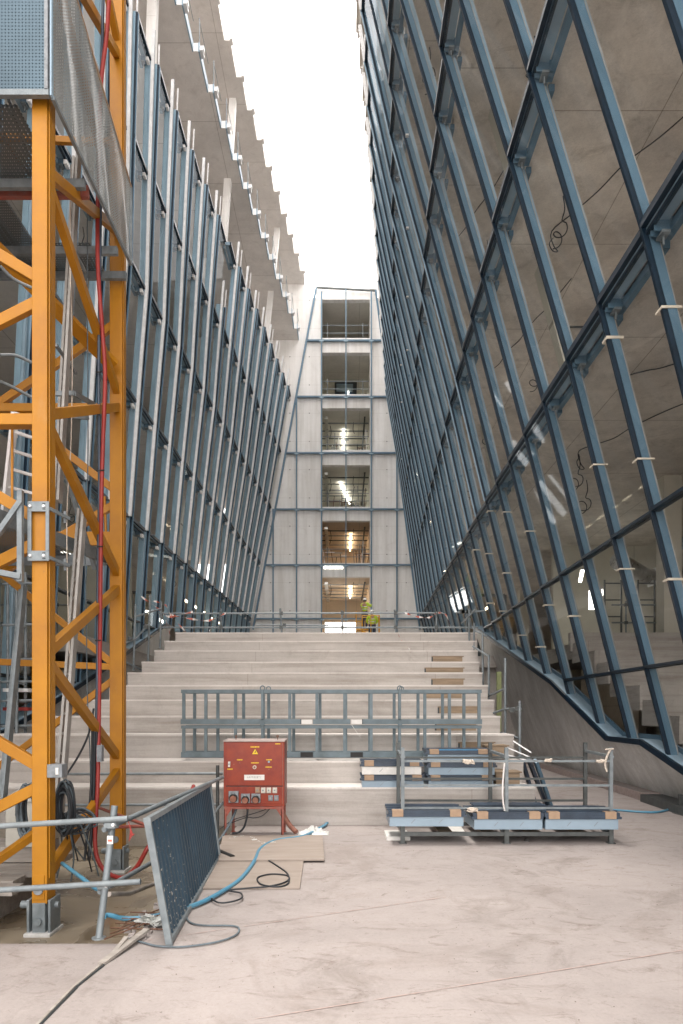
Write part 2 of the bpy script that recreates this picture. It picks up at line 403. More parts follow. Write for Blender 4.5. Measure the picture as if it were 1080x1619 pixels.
# ------------------------------------------------------------------ facade geometry
LV = [0.0, 7.65, 11.25, 14.85, 18.45, 22.05, 25.65, 29.25]        # level heights
LX = [(-6.90, -6.60), (-6.43, -5.75), (-6.22, -5.15), (-5.97, -4.45), (-5.85, -3.80), (-5.72, -3.15), (-5.60, -2.65), (-5.50, -2.20)]  # at Y 22 and 44
RX = [(5.90, 6.85), (3.97, 5.0), (3.13, 4.62), (2.19, 4.12), (1.18, 3.58), (.35, 3.0), (-.20, 2.70), (-.65, 2.42)]                  # at Y 16 and 44
YS = [0, 0, .25, .45, .5, .55, .6, .6]
def lev(z):
    for i in range(len(LV) - 1):
        if z <= LV[i + 1] or i == len(LV) - 2:
            return i, (z - LV[i]) / (LV[i + 1] - LV[i])
def fx(side, z, y):
    T, y0 = (LX, 22.) if side < 0 else (RX, 16.)
    i, t = lev(z)
    a = T[i][0] + (T[i][1] - T[i][0]) * (y - y0) / (44 - y0)
    b = T[i + 1][0] + (T[i + 1][1] - T[i + 1][0]) * (y - y0) / (44 - y0)
    return a + (b - a) * t
def ysh(z):
    i, t = lev(z); return YS[i] + (YS[i + 1] - YS[i]) * t
STEP = {-1: 1.63, 1: 1.56}
YJ = {-1: [20.9 + 1.63 * k for k in range(-10, 15)], 1: [8.40 + 1.56 * k for k in range(-3, 24)]}
SILL = {1: [(-5, 0.25), (9.0, .25), (11.0, .82), (12.25, 1.17), (14.0, 1.17), (17.0, 2.45), (24.0, 4.48), (26, 5.0), (60, 5.0)],
        -1: [(-5, .25), (10.5, .25), (12.3, .9), (15.5, 1.74), (19.0, 2.84), (23.0, 4.2), (25, 4.9), (60, 4.9)]}
def sill(side, y):
    S = SILL[side]
    for (a, za), (b, zb) in zip(S, S[1:]):
        if y <= b: return za + (zb - za) * (y - a) / (b - a)
    return S[-1][1]
LAND = 3.65

# ------------------------------------------------------------------ setting: ground, pit
# the steel stairs and facades stand on one floor sheet with a pit opening for the crane foot
mb = MB()
PX0, PX1, PY0, PY1 = -8.0, -1.55, 5.0, 10.15
X0, X1, Y0, Y1 = -160, 160, -160, 200
def flat(mb, x0, x1, y0, y1, z, mt, nx=1, ny=1):
    for i in range(nx):
        for j in range(ny):
            a0 = x0 + (x1 - x0) * i / nx; a1 = x0 + (x1 - x0) * (i + 1) / nx; b0 = y0 + (y1 - y0) * j / ny; b1 = y0 + (y1 - y0) * (j + 1) / ny
            mb.add([(a0, b0, z), (a1, b0, z), (a1, b1, z), (a0, b1, z)], [(0, 1, 2, 3)], mt)
flat(mb, PX1, X1, Y0, Y1, 0, 'floor'); flat(mb, X0, PX0, Y0, Y1, 0, 'floor')
flat(mb, PX0, PX1, PY1, Y1, 0, 'floor'); flat(mb, PX0, PX1, Y0, PY0, 0, 'floor')
mb.add([(PX1, PY0, 0), (PX1, PY1, 0), (PX1, PY1, -.5), (PX1, PY0, -.5)], [(0, 1, 2, 3)], 'pit_wall')
mb.add([(PX0, PY0, 0), (PX0, PY1, 0), (PX0, PY1, -.5), (PX0, PY0, -.5)], [(3, 2, 1, 0)], 'pit_wall')
mb.add([(PX0, PY0, 0), (PX1, PY0, 0), (PX1, PY0, -.5), (PX0, PY0, -.5)], [(3, 2, 1, 0)], 'pit_wall')
mb.add([(PX0, PY1, 0), (PX1, PY1, 0), (PX1, PY1, -.5), (PX0, PY1, -.5)], [(0, 1, 2, 3)], 'pit_wall')
struct('ground', mb)
mb = MB(); flat(mb, PX0, PX1, PY0, PY1, -.30, 'mud_water'); struct('muddy_water', mb)

# ------------------------------------------------------------------ terraced stair
SY = [10.2, 10.86, 11.53, 12.19, 12.85, 13.5, 14.18, 14.84, 15.5, 16.17, 16.83]
SZ = [.567, .916, 1.316, 1.621, 1.926, 2.225, 2.514, 2.785, 3.09, 3.377, 3.65]
XL = [-7.5, -7.2, -6.0, -5.3, -4.85, -4.6, -4.45, -4.35, -4.25, -4.2, -4.1]
XR = [2.9, 2.9, 2.92, 2.84, 2.88, 2.9, 2.93, 3.0, 3.1, 3.2, 3.35]
stair = empty('terraced_stair', (0, 10.2, 0), 'wide pale concrete terraced stair climbing from the floor to the guardrail', 'stairs')
for i in range(11):
    y1 = SY[i + 1] if i < 10 else 17.5
    m_ = MB(); zb = -.5 if i == 0 else (0 if i < 2 else SZ[i - 2] + .02)
    x0, x1 = XL[i], XR[i]
    # each riser leans back a little under a thin projecting band, the nosing highlight put into its colour
    y0 = SY[i]
    m_.box(x0, x1, y0, y1 + .02, SZ[i] - .03, SZ[i], 'lit_tread')
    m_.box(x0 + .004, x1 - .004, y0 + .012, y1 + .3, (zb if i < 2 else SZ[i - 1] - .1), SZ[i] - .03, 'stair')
    m_.box(x0 + .03, x1 - .03, y0 + .30, y1 - .03 + .3, 0.0 if i else -.5, SZ[i] - .036, 'stair_old')
    obj('step', m_, stair)
    if i in (1, 2, 3, 4, 5, 6, 7, 8):
        # shuttered recess near the right end, board faced
        zz0, zz1 = SZ[i] - .26, SZ[i] - .15
        m_ = MB(); xa = x1 - (1.15 if i % 2 else .95) + random.uniform(-.1, .1); xb = xa + random.uniform(.62, .85)
        if i in (1, 2): xb = x1 - .35
        zz0 = max(zz0, SZ[i - 1] + .01)
        m_.box(xa, xb, y0 + .006, y0 + .05, zz0, zz1, 'timber'); m_.box(xa - .03, xb + .03, y0 + .002, y0 + .05, zz1, zz1 + .022, 'wood')
        m_.box(xa - .03, xa, y0 + .002, y0 + .05, zz0, zz1, 'dark_steel')
        obj('board_filled_recess', m_, stair)
landing = MB()
landing.box(-4.1, 3.35, 17.5, 24.0, 3.25, LAND, 'stair')
landing.box(-7.2, 7.3, 24.0, 44.0, 3.25, LAND - .003, 'stair')
landing.box(-6.2, 6.8, 24.4, 24.7, 0, 3.25, 'stair_old')
landing.box(-4.0, 3.1, 17.6, 17.9, 0, 3.25, 'stair_old')
obj('landing', landing, stair)

# ------------------------------------------------------------------ the two leaning buildings
def sawtooth(side, z, off, ylist, xo):
    """plan outline of a slab: long edges run straight back, short returns step sideways"""
    pts = []
    for a, b in zip(ylist, ylist[1:]):
        x = fx(side, z, (a + b) / 2) + side * off
        pts += [(x, a + ysh(z)), (x, b + ysh(z))]
    ya, yb = pts[0][1], pts[-1][1]
    poly = pts + [(xo, yb), (xo, ya)]
    ar = sum(p[0] * q[1] - q[0] * p[1] for p, q in zip(poly, poly[1:] + poly[:1]))
    if ar < 0: poly = poly[::-1]
    return poly, pts

def building(side):
    left = side < 0
    b = empty('office_building', (side * 10, 24, 0),
              'raw concrete building with open stepped slabs, left of the canyon behind the crane mast' if left else
              'raw concrete building behind the glazed leaning facade at the right', 'building')
    so_ = 'soffit_left' if left else 'soffit_right'
    xo = side * 15.5
    YL = YJ[side]
    # floor slabs
    for k in range(1, 8):
        z = LV[k]; top = k == 7
        off = .0 if k >= 6 and left else (.30 if k < 6 else .1)
        ys = list(YL)
        while ys[0] > -2: ys.insert(0, ys[0] - STEP[side])
        ys = [y for y in ys if y < 44.3]; ys[-1] = 44.3 - ysh(z) if ys[-1] > 43 else ys[-1]
        if ys[-1] + ysh(z) < 44.2: ys.append(44.3 - ysh(z))
        poly, pts = sawtooth(side, z, off, ys, xo)
        m_ = MB(); th = .45 if top else .30
        m_.prism(poly, z, z + th, so_, 'stair', 'end_wall' if k >= 6 else so_)
        obj('floor_slab', m_, b)
        if top:
            m_ = MB()
            for (xa, ya), (xb, yb) in zip(pts[::2], pts[1::2]):
                s_ = -side
                m_.box(min(xa - s_ * .12, xa - s_ * .02), max(xa - s_ * .12, xa - s_ * .02), ya + .02, yb - .02, z + th, z + th + .55, 'end_wall')
                m_.box(min(xa, xa + s_ * .10), max(xa, xa + s_ * .10), ya - .16, ya + .14, z - .08, z + th + .12, 'end_wall')
            obj('roof_upstand', m_, b)
        if left and k == 6:
            # steel rail cast along the stepped slab edge with a bracket on every tooth
            m_ = MB()
            for (xa, ya), (xb, yb) in zip(pts[::2], pts[1::2]):
                m_.box(xa + .005, xa + .05, ya, yb, z - .02, z + .32, 'light_steel')
                m_.box(xa + .055, xa + .17, ya - .02, ya + .32, z + .02, z + .12, 'aluminium')
                m_.box(xa + .055, xa + .20, ya + .05, ya + .24, z + .12, z + .26, 'white_film')
                m_.beam((xa + .03, ya + .1, z + .3), (xa + .03, ya + .1, z + 1.3), .03, .03, 'galvanised')
                m_.beam((xa + .03, ya + .1, z + 1.2), (xb + .03, yb + .1, z + 1.2), .02, .02, 'galvanised')
            obj('edge_rail', m_, b)
    # leaning columns just behind the edge, drawn from level to level
    for yc in ((14, 22, 30.2, 38.4) if left else (6.5, 14.5, 22.5, 30.5, 38.4)):
        for k in range(1, 7):
            m_ = MB(); z0, z1 = LV[k] + .30, LV[k + 1]
            a = Vector((fx(side, z0, yc) + side * (.62 if k > 4 else 1.3), yc + ysh(z0), z0)); c = Vector((fx(side, z1, yc) + side * (.62 if k > 4 else 1.3), yc + ysh(z1), z1))
            a.z -= .05; c.z += .05
            m_.beam(a, c, .30, .30, 'pale_wall' if not left else 'end_wall', (0, 1, 0)); obj('column', m_, b)
    for yc in ((11, 19, 27, 35) if left else (9.2, 17.4, 25.4, 33.5)):
        m_ = MB(); xx = fx(side, 4, yc) + side * 3.4
        m_.box(xx - .22, xx + .22, yc - .22, yc + .22, 0, LV[1] + .02, 'pale_wall'); obj('column', m_, b)
    # unseen outer side, opened into bays to let sky light in: piers over a low parapet, then a stair core inside
    m_ = MB()
    for k in range(0, 7):
        z0 = LV[k] + (.3 if k else 0); z1 = LV[k + 1]
        m_.box(min(xo - side * .5, xo - side * .25), max(xo - side * .5, xo - side * .25), -2, 44.2, z0 + .002, z0 + .85, 'inner_wall')
    if left: m_.box(xo + .22, xo + .48, -2, 44.2, LV[1] + .31, LV[4] - .002, 'inner_wall')  # unseen wall added over the left bays to block sky reflections in the panes
    m_.box(min(side * 7.4, xo), max(side * 7.4, xo), 43.9, 44.15, 0, LV[1], 'inner_wall')
    obj('outer_parapet', m_, b)
    for yc in range(2, 44, 8):
        m_ = MB(); m_.box(min(xo - side * .9, xo - side * .52), max(xo - side * .9, xo - side * .52), yc, yc + .4, 0, LV[7] + .01, 'inner_wall'); obj('column', m_, b)
    m_ = MB()
    for k in range(0, 7):
        z0 = LV[k] + (.3 if k else 0); z1 = LV[k + 1]
        xin = side * 9.5
        m_.box(min(xin, xo - side), max(xin, xo - side), 43.2, 43.5, z0, z1, 'inner_wall')
        m_.box(min(side * 12.2, side * 12.5), max(side * 12.2, side * 12.5), 28, 35, z0, z1, 'inner_wall')
    obj('core_wall', m_, b)
    m_ = MB(); m_.box(min(xo - side * .2, xo), max(xo - side * .2, xo), -2, 44.2, 0.86 * 0, LV[1] - .001, 'pale_wall'); m_.box(min(side * 7.5, xo), max(side * 7.5, xo), -2.3, -2.1, 0, LV[1], 'inner_wall'); obj('ground_floor_wall', m_, b)
    # pale room wall and inner terraces at ground level, seen through the lower panes
    m_ = MB(); sx = side
    m_.box(min(sx * 7.6, xo), max(sx * 7.6, xo), 24.5, 24.75, LAND, LV[1], 'pale_wall')
    m_.box(min(sx * 6.6, xo), max(sx * 6.6, xo), 17.0, 24.5, 3.2, LAND - .002, 'stair'); obj('inner_landing', m_, b)
    m_ = MB()
    for i in range(11):
        xs = max(fx(1, SZ[i], SY[i]), fx(1, 0 if i < 2 else SZ[i - 2], SY[i])) + .5 if not left else 7.4
        xs = side * xs; zz = 0 if i == 0 else SZ[i - 1]
        m_.box(min(xs, xo), max(xs, xo), SY[i] + .01, 17.0 if i == 10 else SY[i + 1] + .05, zz - (0 if i == 0 else .2), SZ[i] - .03, 'stair')
        m_.box(min(xs, xo), max(xs, xo), SY[i], 17.0 if i == 10 else SY[i + 1] + .02, SZ[i] - .03, SZ[i], 'stair')
    obj('inner_terraces', m_, b)
    # sloping parapet that carries the sill
    m_ = MB(); yy = [-2 + .5 * k for k in range(0, 58)]
    yy = [y for y in yy if y <= 26.4]
    top, bot = [], []
    for y in yy:
        zs = sill(side, y) - .06
        top.append(Vector((fx(side, zs, y) + side * .02, y, zs)))
        bot.append(Vector((fx(side, 0, y) + side * (.35 if not left else .05), y, 0)))
    n = len(yy); T2 = [p + Vector((side * .25, 0, 0)) for p in top]; B2 = [p + Vector((side * .25, 0, 0)) for p in bot]
    fs = []
    for i in range(n - 1):
        fs += [(i, i + 1, n + i + 1, n + i), (i, 2 * n + i, 2 * n + i + 1, i + 1), (2 * n + i, 3 * n + i, 3 * n + i + 1, 2 * n + i + 1)]
    m_.add(top + bot + T2 + B2, fs, 'parapet', False)
    obj('sloping_parapet', m_, b)
    if not left:
        m_ = MB()
        for y in (11.0, 12.2, 14.4, 17.0, 20.0):
            pass
        k0 = [(fx(1, 0, y) - .02 + .35, y) for y in (13.0, 16, 20, 24)]; k1 = [(fx(1, 0, y) - .42 + .35, y) for y in (24, 20, 16, 13.0)]
        m_.prism([(x, y) for x, y in (k0 + k1)][::1], .0, .15, 'floor', side='leg_red' if False else 'pink_dust'); obj('kerb', m_, b)
        m_ = MB()
        m_.prism([(fx(1, 0, 12.9) + .33, 12.9), (fx(1, 0, 12.9) - .15, 12.9), (fx(1, 0, 10) - .2, 10.0), (fx(1, 0, 10) + .33, 10.0)][::-1], 0, .14, 'dark_galv')
        obj('membrane_upstand', m_, b)
    # ---------------- curtain wall: sill, mullions, transoms, panes
    gl_top = LV[5]
    ZT = 22.05
    joints = YJ[side]
    def tops(j, y):
        if left:
            if abs(y - 29.05) < .1: return 18.45 + .8
        return ZT
    for j, y in enumerate(joints):
        for s_ in (-1, 1):
            jj = y + s_ * STEP[side] / 2
            if jj < joints[0] or jj > joints[-1] + .1: continue
            zs = sill(side, y); zt = tops(j, y)
            zl = [zs] + [z for z in LV[1:6] if zs < z < zt] + [zt]
            m_ = MB()
            wd = .031 if not left else .058
            gap = .042 if not left else .115
            dep = .11 if not left else .125
            def ring(z, o0, o1, hw):
                x = fx(side, z, jj); yc = y + ysh(z) + s_ * gap
                return [Vector((x + side * o0, yc - hw, z)), Vector((x + side * o0, yc + hw, z)), Vector((x + side * o1, yc + hw, z)), Vector((x + side * o1, yc - hw, z))]
            def loft(o0, o1, hw, mt, zz):
                rg = [ring(z, o0, o1, hw) for z in zz]; v = [p for r_ in rg for p in r_]; f = []
                for i in range(len(rg) - 1):
                    for q in range(4):
                        f.append((i * 4 + q, i * 4 + (q + 1) % 4, i * 4 + 4 + (q + 1) % 4, i * 4 + 4 + q))
                f += [(3, 2, 1, 0), tuple(len(v) - 4 + q for q in range(4))]
                m_.add(v, f, mt)
            if left:
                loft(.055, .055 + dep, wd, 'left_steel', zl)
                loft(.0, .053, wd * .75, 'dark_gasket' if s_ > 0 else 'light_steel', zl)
                if s_ < 0:
                    zz = [z for z in zl[:-1] if z > 7.0]
                    if y > 15:
                        zz = ([zz[0]] if zz else [zs]) + zz[1:] + [zt + random.uniform(.85, 1.05)]
                        loft(-.095, -.002, .050, 'aluminium', zz)
                        loft(-.105, -.097, .010, 'socket_grey', zz)
                else:
                    loft(-.035, -.002, .022, 'blue_steel', zl[:-1] + [zt + random.uniform(.0, .03)])
                    if y > 15: loft(.01, .05, .02, 'white_film', [zt, zt + random.uniform(.7, 1.)])
            else:
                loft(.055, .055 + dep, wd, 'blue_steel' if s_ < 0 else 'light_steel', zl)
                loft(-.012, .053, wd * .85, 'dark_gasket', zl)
                loft(.057 + dep, .067 + dep, wd, 'dusty_alu', zl)
                if y > 18: loft(-.05, -.014, .014, 'light_steel', zl[1:] if len(zl) > 2 else zl)
                if y > 16: loft(-.05, .05, .05, 'white_film', [zt, zt + random.uniform(.9, 1.2)])
            mu = obj('mullion', m_, b, loc=(fx(side, zs, jj), y, zs))
            if s_ > 0 or True:
                # connection brackets to the slab edges, one mesh for the mullion
                for z in LV[1:6]:
                    if z > zt or s_ > 0: continue
                    m2 = MB()
                    x = fx(side, z, jj); yc = y + ysh(z) + s_ * gap
                    for dy in (-.10, -.20): m2.box(min(x + side * .08, x + side * .33), max(x + side * .08, x + side * .33), yc + dy, yc + dy + .018, z - .20, z - .03, 'blue_steel')
                    m2.box(min(x + side * .16, x + side * .26), max(x + side * .16, x + side * .26), yc - .23, yc - .06, z - .235, z - .203, 'galvanised')
                    m2.tube([(x + side * .21, yc - .15, z - .34), (x + side * .21, yc - .15, z - .10)], .014, 'galvanised', 6)
                    if left: m2.box(min(x - side * .0, x + side * .08), max(x - side * .0, x + side * .08), yc - .34, yc - .16, z - .30, z - .20, 'white_film')
                    obj('bracket', m2, mu)
            if not left and 8 < y < 23:
                for q in range(3):
                    m3 = MB()
                    if random.random() < .3: continue
                    z = 3.0 + q * 1.75 + ((j * 37) % 11) * .12
                    if z < zs + .3 or z > 8.4: continue
                    x = fx(side, z, jj); yc = y + ysh(z)
                    if s_ < 0: m3.box(x - .025, x + .225, yc - .085, yc + .085, z, z + random.uniform(.022, .042), 'tape_cream')
                    if m3.v: obj('tape_band', m3, mu)
            if not left and s_ > 0 and 15 < y < 40 and j % 2:
                m3 = MB(); z = 16.2 + (j * 7 % 5) * .25; x = fx(side, z, jj); yc = y + ysh(z) + s_ * gap
                m3.box(x - .09, x - .02, yc - .06, yc + .09, z, z + .07, 'tape_red'); m3.box(x - .10, x - .02, yc - .2, yc - .06, z + .02, z + .06, 'tape_white'); obj('tag', m3, mu)
    # transoms
    extra = [4.63, 2.45]
    for z in LV[1:6] + extra:
        m_ = MB()
        for a, c in zip(joints, joints[1:]):
            if sill(side, (a + c) / 2) > z - .25 or (z in extra and a > 24): continue
            x = fx(side, z, (a + c) / 2); ya, yb = a + ysh(z) + .07, c + ysh(z) - .07
            big = z not in extra
            h = .07 if big else .035
            def bx(o0, o1, z0, z1, mt):
                m_.box(min(x + side * o0, x + side * o1), max(x + side * o0, x + side * o1), ya, yb, z + z0, z + z1, mt)
            bx(.056, .26 if big else .12, -h, h, 'light_steel' if big else 'dark_steel'); bx(-.015, .054, -h * .7, h * .7, 'dark_gasket')
            if big:
                bx(.05, .10, -h - .06, -h - .015, 'dark_gasket')
                bx(.32, .345, .0, .34, 'light_steel')
                bx(.27, .36, -.20, -.10, 'blue_steel' if not left else 'light_steel')
        if m_.v: obj('transom', m_, b)
    # panes, one object for each bay's glazing
    for a, c in zip(joints, joints[1:]):
        mid = (a + c) / 2; zs = sill(side, mid)
        za, zb = sill(side, a), sill(side, c)
        zt = gl_top if not (left and 28 < a < 30.8) else LV[4]
        m_ = MB(); cut = [z for z in LV[1:6] if zs < z <= zt]
        lo = None
        for z in [None] + cut:
            if z is None: p = [Vector((fx(side, za, mid), a + .07, za + .07)), Vector((fx(side, zb, mid), c - .07, zb + .07))]
            else:
                x = fx(side, z, mid); p = [Vector((x, a + ysh(z) + .07, z - .03)), Vector((x, c + ysh(z) - .07, z - .03))]
            for q in p: q.x += side * .03
            if lo: m_.add([lo[0], lo[1], p[1], p[0]], [(0, 1, 2, 3)], 'glass_clear' if left else 'glass')
            lo = p
        obj('glass_pane', m_, b)
    # sill profile
    m_ = MB()
    for a, c in zip(joints, joints[1:]):
        if a > 24.5: break
        ys2 = sorted([a, c] + [s_[0] for s_ in SILL[side] if a < s_[0] < c])
        for p, q in zip(ys2, ys2[1:]):
            A = Vector((fx(side, sill(side, p), p), p, sill(side, p))); B = Vector((fx(side, sill(side, q), q), q, sill(side, q)))
            m_.beam(A + Vector((side * .10, 0, 0)), B + Vector((side * .10, 0, 0)), .34, .05, 'light_steel')
            m_.beam(A + Vector((-side * .10, 0, -.02)), B + Vector((-side * .10, 0, -.02)), .06, .10, 'dark_gasket')
            m_.beam(A + Vector((-side * .02, 0, -.07)), B + Vector((-side * .02, 0, -.07)), .10, .05, 'aluminium')
            m_.beam(A + Vector((side * .25, 0, .06)), B + Vector((side * .25, 0, .06)), .04, .10, 'blue_steel')
    obj('sill_profile', m_, b)
    # black steel door frame below the first level, on the landing
    m_ = MB(); yd = 26.6 if not left else 26.0; xd = fx(side, 6, yd) + side * .6
    for dx in (0, 1.0):
        m_.box(xd + side * dx - .06, xd + side * dx + .06, yd, yd + .12, LAND, LAND + 2.6, 'dark_steel')
    for dz in (1.2, 2.54):
        m_.box(min(xd, xd + side), max(xd, xd + side), yd, yd + .1, LAND + dz, LAND + dz + .1, 'dark_steel')
    obj('door_frame', m_, b)
    # hanging cables and conduits below the slabs
    for i in range(16 if not left else 10):
        k = 1 + i % 4; y = random.uniform(8 if not left else 17, 30); z = LV[k]
        x = fx(side, z, y) + side * random.uniform(.7, 2.5)
        m_ = MB(); r0 = random.uniform(.08, .16)
        pts = [Vector((x, y, z)), Vector((x + .03, y, z - .25)), Vector((x - .02, y, z - .45))] + [Vector((x + r0 * math.sin(t), y + .05 * t, z - .45 - r0 + r0 * math.cos(t))) for t in [q * .7 for q in range(1, 15)]]
        m_.tube(smooth_pts(pts, 3), .012, 'cable_black', 5); obj('hanging_cable', m_, b)
    return b
bl = building(-1); br = building(1)

# ------------------------------------------------------------------ end building at the far side
D = 44.0
eb = empty('end_building', (0, D, LAND), 'pale concrete end wall closing the canyon with six stacked open rooms', 'building')
def X(u): return (u - 540) * D / 1080
def Z(v): return EYE + (1125 - v) * D / 1080
rows = [(473, 534), (557, 623), (645, 711), (735, 801), (823, 890), (912, 985)]
xa, xb = X(509), X(585)
zt = Z(470)
m_ = MB(); m_.box(-7.4, xa, D, D + .4, 0, zt, 'end_wall'); obj('wall_pier', m_, eb)
m_ = MB(); m_.box(xb, 7.4, D, D + .4, 0, zt, 'end_wall'); obj('wall_pier', m_, eb)
m_ = MB(); m_.box(-7.4, X(491), D + .003, D + .38, zt + .002, 29.248, 'end_wall'); obj('wall_upstand', m_, eb)
m_ = MB(); m_.box(X(604), 7.4, D + .003, D + .38, zt + .002, 29.248, 'end_wall'); obj('wall_upstand', m_, eb)
m_ = MB(); m_.box(X(500), X(597), D + .02, D + .38, zt + .003, Z(456), 'end_wall'); m_.box(X(585), X(597), D + .03, D + .3, Z(456), Z(449), 'end_wall'); obj('roof_upstand', m_, eb)
prev = zt
for i, (a, c) in enumerate(rows):
    m_ = MB(); m_.box(xa + .002, xb - .002, D + .002, D + .4, Z(a), prev, 'end_wall'); obj('lintel', m_, eb); prev = Z(c)
m_ = MB(); m_.box(xa, xb, D + .002, D + .4, 0, LAND + .01, 'end_wall'); obj('threshold', m_, eb)
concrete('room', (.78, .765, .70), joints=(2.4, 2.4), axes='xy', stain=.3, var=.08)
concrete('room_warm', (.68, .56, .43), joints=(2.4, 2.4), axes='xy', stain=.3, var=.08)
for i, (a, c) in enumerate(rows):
    z1, z0 = Z(a) + .12, Z(c) if i < 5 else LAND
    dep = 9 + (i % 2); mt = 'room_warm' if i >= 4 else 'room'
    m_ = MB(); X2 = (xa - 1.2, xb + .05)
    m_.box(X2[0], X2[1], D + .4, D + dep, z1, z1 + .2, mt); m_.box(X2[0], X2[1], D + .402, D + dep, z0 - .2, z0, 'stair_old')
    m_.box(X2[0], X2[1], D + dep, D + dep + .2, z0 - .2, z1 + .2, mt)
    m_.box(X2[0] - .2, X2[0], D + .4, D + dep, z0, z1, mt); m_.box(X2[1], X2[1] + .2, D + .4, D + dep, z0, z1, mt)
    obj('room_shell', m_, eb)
    if i in (1, 2, 3, 4, 5):
        # rows of strip lamps below the ceiling, running back into the room
        ux = {1: 552, 2: 544, 3: 538, 4: 556, 5: 556}[i]
        l = MB(); slots = ((3.5, 8.2),) if i > 1 else ((5.5, 8.2),)
        for p, q in slots:
            l.beam((X(ux), D + p, z1 - .12), (X(ux) - (.0 if i != 3 else -.7), D + q, z1 - .12), .06, .05, 'room_warm_tube' if i in (4, 5) else 'room_tube')
        obj('strip_lamp', l, eb)
    # pipes, cables, stacked material
    m_ = MB()
    if i >= 2:
        for q in range(6 + 2 * i):
            x = random.uniform(xa + .1, xb - .1); y = D + random.uniform(.45, 2.2); hgt = random.uniform(.7, 1.7)
            m_.beam((x, y, z0), (x + random.uniform(-.2, .2), y, z0 + hgt), .04, .04, random.choice(['galvanised', 'dark_steel', 'rust', 'aluminium']))
            if q % 2: m_.beam((x, y, z0 + hgt * .8), (x + random.uniform(.3, .9), y, z0 + hgt * .8), .04, .05, random.choice(['galvanised', 'rust', 'white_film']))
        m_.tube(smooth_pts([(xa + .5, D + 3, z1), (xa + .55, D + 3, z1 - .5), (xa + .45, D + 3, z1 - .9)], 4), .02, 'cable_black', 5)
        m_.tube(smooth_pts([(xb - 1, D + 2.4, z1), (xb - 1.05, D + 2.4, z1 - .5), (xb - .95, D + 2.4, z1 - .8)], 4), .02, 'cable_black', 5)
        obj('stored_pipework', m_, eb); m_ = MB()
        for q in range(5): m_.beam((xa - .8, D + 2 + q * 1.3, z1 - .25), (xb, D + 2 + q * 1.3, z1 - .25), .06, .06, random.choice(['galvanised', 'dark_steel', 'duct']))
        m_.beam((xa + .25, D + .9, z1 - .35), (xa + .25, D + 8, z1 - .35), .22, .16, 'duct'); m_.beam((xb - .3, D + .9, z1 - .3), (xb - .3, D + 8, z1 - .3), .1, .06, 'dark_steel')
        obj('ceiling_pipework', m_, eb)
    if i == 1:
        m_ = MB(); m_.box(X(528), X(567), D + 4.2, D + 6.4, z1 - .02, z1 - .005, 'dark_gasket'); m_.box(X(531), X(560), D + 4.4, D + 5.5, z1 - .06, z1 - .022, 'light_steel'); obj('ceiling_hatch', m_, eb)
    if i < 5:
        m_ = MB(); zz = z0
        for dz in (.45, .95): m_.tube([(xa + .05, D + .25, zz + dz), (xb - .05, D + .25, zz + dz)], .024, 'galvanised', 6)
        for u in (.35, xb - xa - .45): m_.tube([(xa + u, D + .25, zz), (xa + u, D + .25, zz + 1.1)], .024, 'galvanised', 6)
        obj('guardrail', m_, eb)
l = MB(); l.box(X(512), X(542), D - .01, D - .002, Z(899), Z(896), 'tube_white'); obj('strip_lamp', l, eb)
l = MB(); l.box(X(511), X(566), D + 5.6, D + 5.65, Z(997), Z(966), 'flood'); obj('light_panel', l, eb)
# blue-grey grid rails mounted on the wall
def rail(mb, u0, v0, u1, v1, wd=.10, y=D - .16): mb.beam(P(u0, v0, y), P(u1, v1, y), wd, .10, 'blue_steel', (0, 1, 0))
edgeL = lambda v: 500 - (v - 455) * 100 / 540
edgeR = lambda v: 594 + (v - 458) * 70 / 537
for v in (538, 627, 716, 805, 893, 978):
    m_ = MB(); a, c = P(edgeL(v), v, D - .16), P(edgeR(v), v, D - .16)
    m_.box(a.x, c.x, D - .24, D - .10, a.z - .05, a.z + .04, 'blue_steel'); m_.box(a.x, c.x, D - .10, D - .004, a.z + .0, a.z + .05, 'light_steel'); obj('horizontal_rail', m_, eb)
for u, v0 in ((508.5, 462), (547, 458), (587, 462), (469, 627), (432, 805), (627.5, 716)):
    m_ = MB(); a, c = P(u, v0, D - .2), P(u, 1010, D - .2)
    wd = .03 if u == 547 else .045
    m_.box(a.x - wd, a.x + wd, D - .32, D - .245, c.z, a.z, 'blue_steel')
    for v in (538, 627, 716, 805, 893, 978):
        if v > v0:
            q = P(u, v, D - .2); m_.box(q.x - .14, q.x + .14, D - .34, D - .245, q.z - .13, q.z - .05, 'light_steel')
    obj('vertical_rail', m_, eb)
for e, v0 in ((edgeL, 455), (edgeR, 458)):
    m_ = MB(); m_.beam(P(e(v0), v0, D - .2), P(e(995), 995, D - .2), .12, .12, 'blue_steel', (0, 1, 0)); obj('raking_rail', m_, eb)
m_ = MB(); m_.beam(P(500, 454, D - .2), P(594, 459, D - .2), .10, .10, 'dark_galv', (0, 1, 0)); obj('top_rail', m_, eb)

